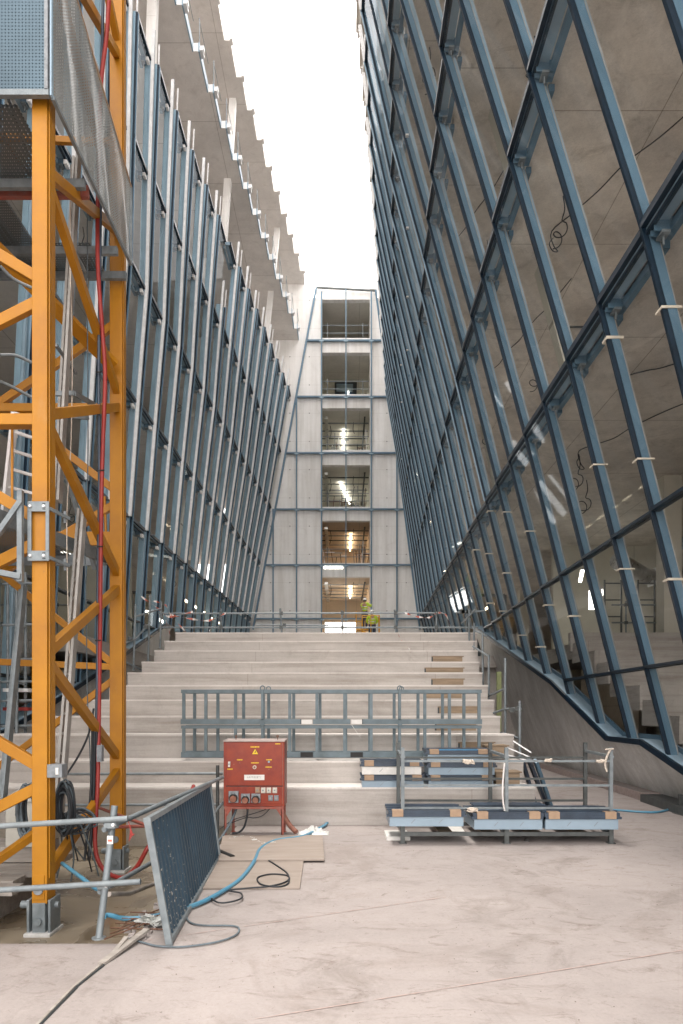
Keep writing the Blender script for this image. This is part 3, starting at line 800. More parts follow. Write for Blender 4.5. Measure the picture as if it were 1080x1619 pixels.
# ------------------------------------------------------------------ tower crane mast
mast = empty('crane_mast', (-2.7, 6.2, -.3), 'yellow lattice tower crane mast standing in the muddy pit', 'crane')
PA = (-2.768, -2.632, 6.10, 6.285); PB = (-2.888, -2.731, 8.50, 8.66)
PC = (-4.72, -4.57, 6.10, 6.27); PD = (-4.80, -4.65, 8.50, 8.66)
for q, (x0, x1, y0, y1) in enumerate((PA, PB, PC, PD)):
    m_ = MB()
    m_.box(x0, x1, y0, y1, -.02, 14.5, 'crane_yellow')
    m_.box(x1 + .0005, x1 + .012, y0 + .03, y0 + .05, .2, 14.4, 'crane_yellow')
    obj('mast_leg', m_, mast, bevel=.008)
    m_ = MB(); cx, cy = (x0 + x1) / 2, (y0 + y1) / 2
    for sx in (-1, 1):
        m_.box(cx + sx * .095 - .012, cx + sx * .095 + .012, y0 - .02, y1 + .02, -.32, .02, 'galvanised')
    m_.box(x0 + .01, x1 - .01, y0 - .018, y1 + .018, -.45, -.01, 'galvanised')
    m_.box(x0 - .05, x1 + .05, y0 - .06, y1 + .06, -.45, -.27, 'parapet')
    m_.disc((cx, y0 - .02, -.17), (0, -1, 0), .034, .03, 'galvanised'); m_.disc((cx - .1, cy, -.05), (-1, 0, 0), .035, .10, 'galvanised'); m_.disc((cx + .1, cy, -.05), (1, 0, 0), .03, .04, 'galvanised')
    obj('leg_shoe', m_, mast, bevel=.006)
    m_ = MB(); m_.box(x0 + .015, x1 - .02, y0 - .012, y0 - .001, .02, .24, 'crane_yellow'); m_.disc((cx, y0 - .012, .11), (0, -1, 0), .042, .022, 'socket_grey')
    obj('pin_plate', m_, mast, bevel=.003)
aX, bX = -2.64, -2.75
ZA = [.16, 2.2, 4.38, 6.6, 8.8, 11.0, 13.2]; ZB = [1.05, 3.33, 5.6, 7.8, 10.0, 12.2]
def brace(a, c, w=.10, h=.075, up=(1, 0, 0)):
    m_ = MB(); m_.beam(a, c, w, h, 'crane_yellow', up); obj('brace', m_, mast, bevel=.005)
for z0, z1 in zip(ZA, ZB):
    brace((-2.70, 6.27, z0 + .05), (-2.80, 8.52, z1 - .10)); brace((-2.695, 6.27, ZA[ZB.index(z1) + 1] - .06), (-2.805, 8.52, z1 + .10))
for z0, z1 in zip(ZA, ZB):      # far-left face
    brace((-4.64, 6.27, z0 + .05), (-4.72, 8.52, z1 - .1), .08, .06); brace((-4.64, 6.27, ZA[ZB.index(z1) + 1]), (-4.72, 8.52, z1 + .1), .08, .06)
ZF = [1.12, 3.34, 5.52, 7.7, 9.9]      # front face nodes on the near leg
for z in ZF:
    brace((-2.74, 6.17, z + .09), (-4.62, 6.17, z + 1.22), .10, .07, (0, 1, 0)); brace((-2.74, 6.20, z - .10), (-4.62, 6.20, z - 1.05), .10, .07, (0, 1, 0))
brace((-2.76, 6.19, 4.33), (-4.62, 6.19, 4.33), .10, .12, (0, 1, 0))
for z in (1.12, 3.34, 5.52, 7.7, 9.9):      # back face
    brace((-2.86, 8.57, z - 1.06 + 2.2), (-4.70, 8.57, z + 1.22), .08, .06, (0, 1, 0)) if z < 1.2 or z > 7 else None
brace((-2.87, 8.58, 2.30), (-4.7, 8.58, 3.78), .08, .06, (0, 1, 0)); brace((-2.87, 8.60, 2.10), (-4.7, 8.60, .72), .08, .06, (0, 1, 0))
brace((-2.87, 8.58, 6.55), (-4.7, 8.58, 5.3), .09, .07, (0, 1, 0)); brace((-2.87, 8.60, 4.5), (-4.7, 8.60, 5.9), .09, .07, (0, 1, 0)); brace((-2.87, 8.60, 4.3), (-4.7, 8.60, 3.2), .09, .07, (0, 1, 0))
brace((-2.74, 8.56, 5.50), (-4.68, 8.56, 5.50), .10, .09, (0, 1, 0))
brace((-2.74, 8.53, 3.86), (-4.68, 8.53, 3.86), .04, .17, (0, 0, 1))
brace((-4.0, 7.0, 6.9), (-2.80, 8.4, 5.95), .07, .16, (1, 0, 0))
# galvanised collar that clamps the near leg, with its raking strut
cl = MB(); yf = 6.075
def fr(x0, x1, z0, z1, mt='galvanised', d=.02): cl.box(x0, x1, yf - d, yf, z0, z1, mt)
x0, x1 = P(44, 0, 6.07).x, P(78, 0, 6.07).x; zt_, zb_ = P(0, 793, 6.07).z, P(0, 887, 6.07).z
fr(x0, x1, zt_ - .09, zt_); fr(x0, x1, zb_, zb_ + .09); fr(x0, x0 + .035, zb_ + .09, zt_ - .09); fr(x1 - .03, x1, zb_ + .09, zt_ - .09)
for z in (zt_ - .045, zb_ + .045):
    for dx in (.03, .15): cl.disc((x0 + dx, yf - .02, z), (0, -1, 0), .012, .018, 'aluminium', 8)
    for dz in (-.025, 0, .025):
        for dx in (.035, .05): cl.disc((x1 - dx, yf - .0201, z + dz), (0, -1, 0), .006, .002, 'black_ink', 6)
    cl.beam((x1 - .01, 6.08, z - .01), (x1 + .07, 6.34, z - .03), .02, .03, 'galvanised')
    cl.box(x1 + .03, x1 + .05, 6.3, 6.33, z - .08, z + .03, 'galvanised')
obj('clamp_collar', cl, mast, bevel=.002)
m_ = MB(); m_.beam(P(32, 775, 6.0), P(32, 920, 6.0), .045, .05, 'galvanised', (0, 1, 0)); m_.beam(P(33, 792, 5.98), P(-60, 925, 5.98), .045, .05, 'galvanised', (0, 1, 0)); m_.beam(P(34, 912, 5.99), P(-60, 893, 5.99), .05, .07, 'galvanised', (0, 1, 0))
obj('raking_strut', m_, mast, bevel=.003)
# work platform with perforated guards
m_ = MB(); m_.box(-4.4, -2.585, 6.0, 6.02, 7.16, 9.4, 'perf_front'); obj('front_guard', m_, mast)
m_ = MB()
m_.box(-4.4, -2.57, 5.985, 6.03, 7.11, 7.16, 'galvanised'); m_.box(-2.605, -2.575, 5.98, 6.02, 7.16, 9.4, 'socket_grey'); m_.box(-2.56, -2.545, 5.99, 6.03, 7.11, 9.4, 'light_steel')
obj('guard_frame', m_, mast)
# side guard: a slightly buckled sheet
m_ = MB(); ny, nz = 36, 10; V_ = []; F_ = []
for i in range(ny + 1):
    y = 6.03 + i / ny * 2.22; ztop = 9.6 if y < 6.5 else 9.6 - (y - 6.5) * .87 if y < 8.26 else 8.0
    ztop = min(9.6, 8.56 + (6.55 - y) * .30) if y > 6.2 else 9.6
    for j in range(nz + 1):
        z = 7.14 + (ztop - 7.14) * j / nz
        V_.append((-2.548 + .022 * math.sin(y * 8.3 + z * 3.2) * (1.1 - j / nz) * (.2 + j / nz) * 1.6 + .010 * math.sin(y * 19 + z * 5) * (1 - j / nz), y, z))
for i in range(ny):
    for j in range(nz): F_.append((i * (nz + 1) + j, (i + 1) * (nz + 1) + j, (i + 1) * (nz + 1) + j + 1, i * (nz + 1) + j + 1))
m_.add(V_, F_, 'perf_side', True); obj('side_guard', m_, mast)
m_ = MB(); m_.beam((-2.55, 6.03, 7.12), (-2.55, 8.27, 7.12), .03, .035, 'galvanised'); m_.beam((-2.55, 6.5, 8.575), (-2.55, 8.27, 8.05), .025, .02, 'card'); m_.beam((-2.55, 8.27, 7.12), (-2.55, 8.27, 8.06), .025, .025, 'galvanised')
obj('guard_frame', m_, mast)
m_ = MB(); m_.box(-4.5, -3.55, 6.1, 8.45, 7.10, 7.13, 'perf_deck'); m_.box(-3.55, -2.9, 6.1, 7.0, 7.10, 7.13, 'perf_deck'); m_.box(-3.55, -2.92, 7.9, 8.45, 7.10, 7.13, 'perf_deck')
for y in (6.9, 7.9): m_.box(-4.5, -2.6, y, y + .05, 7.0, 7.09, 'galvanised')
m_.box(-4.5, -2.62, 7.05, 7.10, 7.02, 7.14, 'leg_red')
m_.box(-4.5, -2.64, 8.35, 8.40, 7.0, 7.09, 'galvanised')
obj('deck', m_, mast)
m_ = MB(); m_.box(-4.5, -3.35, 6.5, 8.4, 3.62, 3.65, 'perf_deck'); m_.beam((-3.35, 6.4, 3.58), (-2.85, 8.45, 3.58), .04, .14, 'galvanised'); m_.box(-4.6, -2.9, 8.40, 8.44, 3.5, 3.64, 'galvanised')
obj('deck', m_, mast)
m_ = MB(); m_.tube([P(19, 677, 6.4), P(19, 800, 6.4)], .012, 'crane_yellow'); m_.tube([P(165, 785, 8.6), P(168, 862, 8.6)], .018, 'crane_yellow', 6); obj('handrail_post', m_, mast)
for pts in ([(0, 420), (20, 440), (50, 455)], [(0, 561), (25, 562), (50, 573)], [(0, 603), (20, 612), (50, 628)]):
    m_ = MB(); q = [P(u, v, 6.9 + .1 * i) for i, (u, v) in enumerate(pts)]; m_.tube(smooth_pts(q, 4), .016, 'galvanised', 6); obj('ladder_hoop', m_, mast)
m_ = MB(); m_.beam(P(88, 622, 7.4), P(118, 622, 7.4), .03, .05, 'galvanised'); m_.beam(P(118, 622, 7.4), P(150, 640, 8.2), .03, .05, 'galvanised'); m_.beam(P(90, 656, 7.4), P(140, 660, 7.6), .03, .045, 'galvanised'); obj('ladder_hoop', m_, mast)

# ladders inside the mast
def ladder(a, c, width, label, mt='aluminium', yaw=(1, 0, 0), n=12):
    a = Vector(a); c = Vector(c); d = c - a; s = Vector(yaw).normalized() * width / 2
    t = empty('ladder', a, label, 'ladder', 'aluminium ladders inside the crane mast')
    for q in (-1, 1):
        m_ = MB(); m_.beam(a + s * q, c + s * q, .030, .10, mt, (0, 1, 0)); obj('stile', m_, t, bevel=.003)
    for i in range(1, n):
        p = a + d * i / n
        m_ = MB(); m_.beam(p - s * 1, p + s * 1, .026, .026, mt); obj('rung', m_, t)
    m_ = MB()
    for i in range(1, n):
        p = a + d * i / n + s + Vector((.0, -.016 - .02, 0))
        m_.disc(p, (0, -1, 0), .010, .004, 'black_ink', 8)
    obj('rung_socket', m_, t)
ladder(P(92, 1290, 7.0), P(130, 800, 7.6), .34, 'dusty aluminium ladder leaning up from the pit between the two yellow mast legs', 'dusty_alu', yaw=(.5, -.87, 0), n=16)
ladder(P(90, 800, 7.2), P(122, 235, 7.9), .34, 'long aluminium ladder rising to the perforated platform between the mast legs', 'dusty_alu', yaw=(.5, -.87, 0), n=17)
ladder(P(28, 830, 7.0), P(48, 660, 6.6), .3, 'short ladder at the left of the near yellow mast leg, above the clamp collar', yaw=(-.6, -.8, 0), n=6)
ladder(P(4, 1260, 7.5), P(36, 930, 8.0), .34, 'grey ladder at the far left edge behind the near mast leg', 'galvanised', yaw=(.5, -.87, 0), n=10)

# hoses and cables hanging down the mast
def cable(name, pts, r, mt, label, cat, group=None, k=6, n=8):
    m_ = MB(); m_.tube(smooth_pts(pts, k), r, mt, n); return tag(obj(name, m_), label, cat, group)
cable('hose', [P(u, v, y) for u, v, y in [(172, 0, 7.6), (168, 60, 7.6), (160, 130, 7.6), (156, 250, 7.7), (154, 400, 7.7), (160, 500, 7.7), (166, 590, 7.7), (163, 690, 7.7), (160, 800, 7.7), (158, 1000, 7.7), (156, 1150, 7.7), (154, 1250, 7.6), (150, 1330, 7.5), (160, 1370, 7.4), (190, 1388, 7.3), (215, 1372, 7.3), (236, 1337, 7.3), (268, 1300, 7.6), (300, 1255, 8.0), (306, 1243, 8.2)]], .024, 'hose_red', 'red hose hanging down the crane mast and looping over the pit', 'hose')
cable('hose', [P(u, v, y) for u, v, y in [(163, 0, 7.72), (160, 140, 7.72), (158, 400, 7.72), (156, 600, 7.72), (157, 760, 7.72), (155, 900, 7.72), (154, 1050, 7.7), (152, 1160, 7.7), (150, 1245, 7.7)]], .019, 'navy_profile', 'dark blue hose strapped beside the red hose on the crane mast', 'hose')
cable('cable', [P(u, v, 7.4) for u, v in [(112, 260), (111, 420), (114, 560), (112, 700), (106, 800), (106, 900), (110, 1040), (113, 1080), (110, 1130)]], .006, 'rope', 'thin pale rope hanging between the yellow mast legs', 'cable')
cable('cable', [P(u, v, 7.9) for u, v in [(138, 300), (138, 500), (139, 700), (137, 790), (133, 805), (136, 960), (138, 1100), (142, 1190), (144, 1300)]], .007, 'cable_dusty', 'thin grey cable hanging straight down the middle of the mast', 'cable')
cable('cable', [P(u, v, 7.7) for u, v in [(148, 1120), (140, 1160), (124, 1195), (104, 1226)]], .012, 'cable_black', 'black cable curving from the hose bundle to the junction box', 'cable')
m_ = MB()
for dx, w_ in ((0, .02), (.025, .014), (-.022, .014)):
    m_.tube(smooth_pts([P(149, 1150, 7.66) + Vector((dx, 0, 0)), P(148, 1220, 7.66) + Vector((dx * 1.3, .02, 0)), P(146, 1300, 7.6) + Vector((dx * 2, 0, 0)), P(140 + dx * 300, 1360, 7.5)], 5), w_, 'cable_black', 6)
m_.box(P(155, 0, 7.6).x, P(163, 0, 7.6).x, 7.55, 7.62, P(0, 1204, 7.6).z, P(0, 1178, 7.6).z, 'socket_grey')
tag(obj('cable_bundle', m_), 'taped black cable bundle with grey connector at the foot of the red hose', 'cable')
m_ = MB(); c0 = P(89, 1216, 6.3)
m_.box(c0.x - .065, c0.x + .065, 6.02, 6.09, c0.z - .055, c0.z + .055, 'socket_grey') if False else m_.box(-2.625, -2.49, 6.08, 6.2, c0.z - .06, c0.z + .06, 'socket_grey')
jb = obj('junction_box', m_, None, bevel=.006); tag(jb, 'small grey junction box fixed to the side of the near mast leg', 'electrical box')
m2 = MB(); m2.box(-2.545, -2.52, 6.074, 6.079, c0.z - .03, c0.z + .03, 'sign_white'); obj('paper_label', m2, jb)
# coils
def coil(name, c, rx, rz, n, r, mt, label, depth=.12, tilt=0.0, seed=1):
    rnd = random.Random(seed); m_ = MB()
    for i in range(n):
        a0 = rnd.uniform(0, 6.28); ex = rx * rnd.uniform(.75, 1.08); ez = rz * rnd.uniform(.8, 1.08); oy = rnd.uniform(-depth, depth); ox = rnd.uniform(-.02, .02)
        pts = [Vector(c) + Vector((ox + ex * math.cos(a0 + t), oy + tilt * math.cos(a0 + t), ez * math.sin(a0 + t) + .03 * math.sin(2 * t + i))) for t in [q * 2 * math.pi / 26 for q in range(27)]]
        m_.tube(pts, r * rnd.uniform(.8, 1.15), mt if i % 4 else 'cable_dusty', 6, False)
    return tag(obj(name, m_), label, 'cable coil', 'coiled cables hung on the near mast leg')
coil('cable_coil', P(102, 1278, 6.55), .075, .23, 15, .011, 'cable_black', 'tangled black cable coil hanging to the right of the near mast leg', .10)
coil('cable_coil', P(44, 1282, 6.5), .085, .24, 13, .012, 'cable_dusty', 'grey blue cable coil hanging to the left of the near mast leg', .07, seed=3)
coil('cable_coil', P(118, 1300, 6.8), .17, .09, 9, .010, 'cable_black', 'loose flattened cable loops drooping between the mast legs', .14, seed=5)
for i in range(7):
    a = P(95 + i * 4, 1285, 6.6); rr = random.Random(i)
    e = P(90 + i * 11, 1370 + rr.uniform(-20, 25), 7.0)
    cable('cable', [a, (a + e) / 2 + Vector((rr.uniform(-.06, .06), .0, -.05)), e], .008, 'cable_black' if i % 2 else 'cable_dusty', ['first', 'second', 'third', 'fourth', 'fifth', 'sixth', 'seventh'][i] + ' loose cable end dangling below the coils, counted from the near mast leg', 'cable', 'loose cable ends below the coils')

# ------------------------------------------------------------------ pit surroundings
def tubething(name, pts, r, mt, label, cat='scaffold tube', group=None, n=10):
    m_ = MB(); m_.tube(pts, r, mt, n); return tag(obj(name, m_), label, cat, group)
g = 'scaffold tubes round the pit'
sc_p = empty('scaffold_post', P(156, 1482, 5.02), 'raking scaffold post with couplers at the front edge of the pit', 'scaffold post')
m_ = MB(); m_.tube([P(156, 1484, 5.03), P(169, 1378, 5.1), P(181, 1274, 5.2)], .026, 'galvanised', 12); obj('tube', m_, sc_p)
m_ = MB(); m_.disc(P(156, 1484, 5.03), (0, 0, 1), .05, .01, 'galvanised'); obj('base_plate', m_, sc_p)
for v, u in ((1303, 178), (1398, 167)):
    m_ = MB(); c = P(u, v, 5.12)
    m_.tube([c + Vector((-.045, -.03, -.01)), c + Vector((.045, -.03, .012))], .036, 'galvanised', 8); m_.box(c.x - .04, c.x + .04, c.y - .07, c.y + .03, c.z - .02, c.z + .02, 'galvanised'); m_.disc(c + Vector((.03, -.06, 0)), (0, -1, .3), .013, .03, 'aluminium', 6)
    obj('coupler', m_, sc_p)
m_ = MB(); c = P(176, 1327, 5.08); m_.box(c.x - .022, c.x + .022, c.y - .032, c.y - .022, c.z - .03, c.z + .03, 'tape_white'); m_.box(c.x - .015, c.x + .015, c.y - .034, c.y - .0322, c.z - .012, c.z + .004, 'tape_red'); obj('sticker', m_, sc_p)
tubething('scaffold_tube', [P(-80, 1311, 5.05), P(202, 1294, 5.05)], .0215, 'galvanised', 'long horizontal scaffold tube crossing in front of the near mast leg, upper of two', group=g)
tubething('scaffold_tube', [P(-80, 1412, 5.0), P(222, 1394, 5.0)], .0215, 'galvanised', 'long horizontal scaffold tube near the floor in front of the mast, lower of two', group=g)
tubething('scaffold_tube', [P(164, 1312, 5.06), P(262, 1268, 6.0), P(352, 1229, 8.4)], .021, 'galvanised', 'sloping scaffold tube running from the raking post to the red cabinet along the panel top', group=g)
tubething('scaffold_tube', [P(158, 1410, 5.1), P(243, 1362, 6.6)], .022, 'galvanised', 'short scaffold tube angling back over the pit towards the blue sheet panel', group=g)
tubething('scaffold_tube', [P(172, 1414, 5.4), P(205, 1413, 5.9), P(250, 1395, 6.8)], .02, 'hose_dusty', 'pale dusty tube lying low over the muddy pit', group=g)
tubething('scaffold_tube', [P(172, 1308, 7.9), P(235, 1306, 7.9)], .02, 'leg_red', 'short red tube over the pit behind the raking post', group=g)
tubething('scaffold_tube', [P(150, 1275, 8.6), P(240, 1308, 7.0)], .018, 'leg_red', 'red tube sloping down over the pit behind the raking post', group=g)
tubething('scaffold_tube', [P(90, 1224, 9.9), P(352, 1223, 9.9)], .020, 'galvanised', 'grey scaffold tube running level behind the mast in front of the second step', group=g)
tubething('scaffold_tube', [P(90, 1273, 10.0), P(352, 1272, 10.0)], .020, 'galvanised', 'grey scaffold tube running level low behind the mast in front of the first step', group=g)
tubething('scaffold_tube', [P(344, 1210, 9.8), P(344, 1335, 9.75)], .024, 'dark_galv', 'dark upright tube directly beside the left of the red cabinet', group=g)
tubething('scaffold_tube', [P(304, 1325, 9.6), P(354, 1268, 9.5)], .02, 'galvanised', 'thin raking tube rising behind the blue sheet panel to the cabinet', group=g)
m_ = MB()
for i in range(5):
    u = 190 + i * 3; m_.tube(smooth_pts([P(203, 1299, 5.02), P(206 + i, 1312 + 2 * i, 5.0), P(204 + i * 2, 1330 - i * 3, 4.99)], 3), .0035, 'hose_red', 4)
tag(obj('tie_string', m_), 'orange plastic string tied round the upper tube end', 'string')
cable('hose', [P(98, 1365, 6.4), P(125, 1385, 6.0), P(150, 1404, 5.7), P(158, 1407, 5.6)], .018, 'hose_blue', 'blue hose slung behind the raking post over the pit', 'hose')
cable('hose', [PZ(164, 1450, .03), PZ(172, 1447, .03), PZ(205, 1453, .03), PZ(258, 1446, .03), PZ(310, 1430, .03), PZ(345, 1413, .03), PZ(380, 1390, .03), PZ(402, 1362, .03), PZ(412, 1342, .03), PZ(436, 1329, .03), PZ(480, 1322, .03), PZ(512, 1306, .03), PZ(530, 1300, .03), PZ(640, 1297, .02)], .021, 'hose_blue', 'blue hose snaking over the floor past the plywood boards to the first step', 'hose')
cable('cable', [PZ(u, v, .012) for u, v in [(202, 1484), (225, 1490), (250, 1496), (290, 1497), (340, 1490), (370, 1480), (378, 1470), (368, 1464), (320, 1463), (300, 1458), (295, 1447), (297, 1432)]], .0075, 'cable_dusty', 'dark cable looping over the floor in front of the blue sheet panel', 'cable')
cable('cable', [PZ(u, v, .03) for u, v in [(330, 1418), (345, 1427), (365, 1426), (382, 1420), (380, 1412), (362, 1408), (395, 1404), (420, 1402), (445, 1397), (457, 1390), (453, 1384), (430, 1382), (410, 1386), (407, 1392), (415, 1399), (440, 1402), (456, 1396), (455, 1382), (440, 1370), (420, 1358), (405, 1352), (408, 1342), (425, 1332), (448, 1330)]], .008, 'cable_black', 'thin black cable curling over the plywood boards', 'cable')
# the dark open joint and its batten in the floor
bat = MB()
pl = [PZ(55, 1625, .006), PZ(118, 1560, .006), PZ(160, 1526, .006), PZ(205, 1492, .006)]
for a, c in zip(pl, pl[1:]):
    bat.beam(a + Vector((.0, 0, .003)), c + Vector((.0, 0, .006)), .016, .012, 'grey_board'); bat.beam(a + Vector((.013, 0, .0)), c + Vector((.018, 0, .0)), .010, .006, 'dark_steel')
bat.beam(PZ(160, 1524, .01), PZ(232, 1470, .05), .05, .02, 'grey_board'); bat.beam(PZ(176, 1512, .01), PZ(200, 1482, .06), .03, .02, 'grey_board')
tag(obj('timber_batten', bat), 'split grey timber batten lying along the open joint in the front floor', 'batten')
for i, (u, v, l) in enumerate(((214, 1470, .5), (224, 1462, .45), (236, 1452, .5), (206, 1478, .3))):
    m_ = MB(); p = PZ(u, v, .03); m_.tube([p + Vector((-.16, -.1, 0)), p + Vector((.12, .35, .02))], .006, 'rust', 5); m_.tube([p + Vector((-.2, .14, .008)), p + Vector((.22, .10, .008))], .006, 'rust', 5)
    tag(obj('reinforcement_bar', m_), ['rusty reinforcement bars nearest the foot of the sheet panel at the pit edge', 'rusty crossed reinforcement bars at the pit edge, in the middle of the group', 'rusty reinforcement bars farthest back at the pit edge behind the sheet panel', 'short rusty reinforcement bars at the pit corner beside the raking post'][i], 'rebar', 'rusty reinforcement at the slab edge')
def rubble(n, fn, s0, s1, mt, seed):
    rnd = random.Random(seed); m_ = MB()
    for i in range(n):
        c = fn(rnd); s = rnd.uniform(s0, s1)
        pts = []
        for k in ((-1, -1, 0), (1, -1, 0), (1, 1, 0), (-1, 1, 0), (-1, -1, 1), (1, -1, 1), (1, 1, 1), (-1, 1, 1)):
            pts.append(c + Vector((k[0] * s * rnd.uniform(.5, 1.2), k[1] * s * rnd.uniform(.5, 1.2), k[2] * s * rnd.uniform(.5, 1.2))))
        m_.hexa(pts, mt)
    return m_
tag(obj('rubble', rubble(150, lambda r: Vector((-1.56 + r.uniform(-.10, .10), r.uniform(5.0, 7.4), -.0)), .006, .026, 'floor', 2)), None, None, None, 'stuff')['label'] = 'crumbled concrete rubble along the right edge of the pit'
tag(obj('grit', rubble(520, lambda r: Vector((r.uniform(-1.2, 5.5), 3.1 + 6.5 * r.random() ** 1.3, 0)), .0010, r.choice([.0022, .003, .006]) if False else .0042, 'debris', 4)), None, None, None, 'stuff')['label'] = 'scattered grit and crumbs on the pale floor'
m_ = MB(); c = PZ(244, 1457, .04)
for i in range(5):
    rr = random.Random(i + 40); m_.add([c + Vector((rr.uniform(-.15, .15), rr.uniform(-.12, .12), rr.uniform(-.03, .06))) for _ in range(8)], [(0, 1, 2), (2, 3, 4), (4, 5, 6), (6, 7, 0), (1, 4, 7)], 'plastic_wrap')
tag(obj('plastic_scrap', m_), 'crumpled clear plastic with blue print on the slab edge by the pit', 'plastic')
m_ = MB(); c = PZ(496, 1318, .0); rnd = random.Random(11); V_ = []; F_ = []; nx, ny = 12, 8
for i in range(nx + 1):
    for j in range(ny + 1):
        e = math.sin(math.pi * i / nx) * math.sin(math.pi * j / ny); V_.append(c + Vector(((i / nx - .5) * .42, (j / ny - .5) * .30, .005 + e * rnd.uniform(.02, .13))))
for i in range(nx):
    for j in range(ny): F_.append((i * (ny + 1) + j, (i + 1) * (ny + 1) + j, (i + 1) * (ny + 1) + j + 1, i * (ny + 1) + j + 1))
m_.add(V_, F_, 'plastic_wrap'); tag(obj('plastic_sheet', m_), 'crumpled pale plastic sheet lying at the end of the plywood boards', 'plastic')
m_ = MB(); rnd = random.Random(12)
for k in range(34):
    t = k / 33; c = PZ(362 + 74 * t, 1332 - 6 * math.sin(t * 6), .0)
    m_.hexa([c + Vector((a * rnd.uniform(.02, .05), b_ * rnd.uniform(.02, .06), z_ * rnd.uniform(.02, .045))) for a, b_, z_ in ((-1, -1, 0), (1, -1, 0), (1, 1, 0), (-1, 1, 0), (-1, -1, 1), (1, -1, 1), (1, 1, 1), (-1, 1, 1))], 'plastic_wrap')
tag(obj('plastic_strip', m_), 'crumpled white plastic strip lying under the red cabinet', 'plastic')
m_ = MB(); m_.tube([PZ(347, 1347, .03), PZ(368, 1356, .03)], .032, 'black_ink', 12); tag(obj('black_roll', m_), 'short black roll on the floor behind the right end of the sheet panel', 'roll')
m_ = MB(); c = PZ(380, 1357, .03); m_.box(c.x - .03, c.x + .03, c.y - .03, c.y + .03, .02, .032, 'bright_blue'); tag(obj('blue_tag', m_), 'small light blue scrap on the plywood board', 'scrap')

# plywood boards on the floor
def board(uvs, z, label):
    a = [PZ(u, v, 0) for u, v in uvs]; m_ = MB()
    m_.hexa([Vector((p.x, p.y, z)) for p in a] + [Vector((p.x, p.y, z + .018)) for p in a], 'plywood')
    return tag(obj('plywood_board', m_), label, 'board', 'plywood boards on the floor')
board([(300, 1407), (474, 1407), (480, 1364), (332, 1364)], .002, 'worn plywood board on the floor beside the blue sheet panel, nearer of two')
board([(345, 1366), (513, 1364), (510, 1325), (352, 1325)], .022, 'worn plywood board under the red cabinet, farther of two')

# leaning blue sheet panel
BLf, BRf = PZ(268, 1495, .0), PZ(346, 1356, .0)
TLf, TRf = P(233, 1297, BLf.y - .05), P(331, 1240, BRf.y + .05)
pan = empty('sheet_panel', (BLf + BRf) / 2, 'dark blue corrugated sheet panel in a grey frame leaning over the pit edge', 'barrier panel')
def bil(s, t): return BLf.lerp(BRf, s).lerp(TLf.lerp(TRf, s), t)
nrm = (BRf - BLf).cross(TLf - BLf).normalized()
m_ = MB(); ns = 150; V_ = []; F_ = []
lift = .10
for i in range(ns + 1):
    s = .012 + .976 * i / ns; ph = i % 6; o = .006 if ph < 3 else -.006
    for t in (.02, .985): V_.append(bil(s, t) + nrm * o)
for i in range(ns): F_.append((2 * i, 2 * i + 2, 2 * i + 3, 2 * i + 1))
m_.add(V_, F_, 'blue_sheet'); obj('corrugated_sheet', m_, pan)
m_ = MB()
def fbar(a, c, w_=.035, h_=.05): m_.beam(a, c, w_, h_, 'galvanised', nrm)
fbar(bil(0, -.02), bil(0, 1.0)); fbar(bil(1, .0), bil(1, 1.0)); fbar(bil(-.005, 1.0), bil(1.005, 1.0), .04, .055); fbar(bil(0, .03), bil(1, .01))
obj('frame', m_, pan, bevel=.004)
m_ = MB(); m_.beam(bil(.97, .5) + Vector((-.02, .0, 0)), bil(.97, 0) + Vector((-.2, .1, -.0)), .03, .03, 'galvanised')
m_.beam(bil(.5, .5) + Vector((-.03, .0, 0)), Vector((-1.75, 6.6, .0)), .03, .03, 'galvanised'); obj('rear_prop', m_, pan)

# storage box, planks at the left
bx_ = empty('storage_box', P(28, 1340, 7.2), 'cream sheet metal box standing behind the near mast leg', 'box')
m_ = MB(); a = P(8, 1340, 7.2); c = P(60, 1268, 7.2); m_.box(a.x, c.x, 7.2, 7.8, a.z, c.z, 'box_cream'); obj('body', m_, bx_, bevel=.01)
m_ = MB(); m_.hexa([(a.x - .02, 7.17, c.z + .002), (c.x + .02, 7.17, c.z + .002), (c.x + .02, 7.82, c.z + .12), (a.x - .02, 7.82, c.z + .12), (a.x - .02, 7.17, c.z + .03), (c.x + .02, 7.17, c.z + .03), (c.x + .02, 7.82, c.z + .15), (a.x - .02, 7.82, c.z + .15)], 'box_cream'); obj('lid', m_, bx_, bevel=.005)
m_ = MB(); q = P(27, 1288, 7.19); m_.disc(q, (0, -1, 0), .02, .012, 'galvanised'); obj('lock', m_, bx_)
zb0 = a.z
for i, (x0, x1, y0, y1, z) in enumerate(((-5.2, -3.05, 5.75, 5.98, .02), (-5.2, -3.1, 6.02, 6.26, .03), (-5.2, -3.05, 6.32, 6.56, .05), (-5.2, -3.1, 6.6, 6.86, .06), (-5.2, -3.0, 6.92, 7.16, .08), (-5.3, -3.05, 7.2, 7.44, .09), (-5.3, -3.1, 7.5, 7.8, .10))):
    m_ = MB(); m_.box(x0, x1 + random.uniform(-.1, .06), y0, y1, z - .06, z, 'grey_board')
    if i == 0: m_.box(-5.2, -3.3, 6.0, 7.7, -.3, -.045, 'grey_board')
    tag(obj('plank', m_), ['front', 'second', 'third', 'fourth', 'fifth', 'sixth', 'rearmost'][i] + ' grey weathered plank of the stack left of the near mast leg', 'plank', 'weathered planks stacked by the crane foot')
m_ = MB(); m_.box(-4.6, -3.2, 7.25, 7.75, .1, zb0 - .004, 'grey_board'); tag(obj('timber_bearer', m_), 'thick grey timber bearer under the cream box', 'timber')
m_ = MB(); c = PZ(246, 1478, 0); c = P(90, 1479, 5.15)
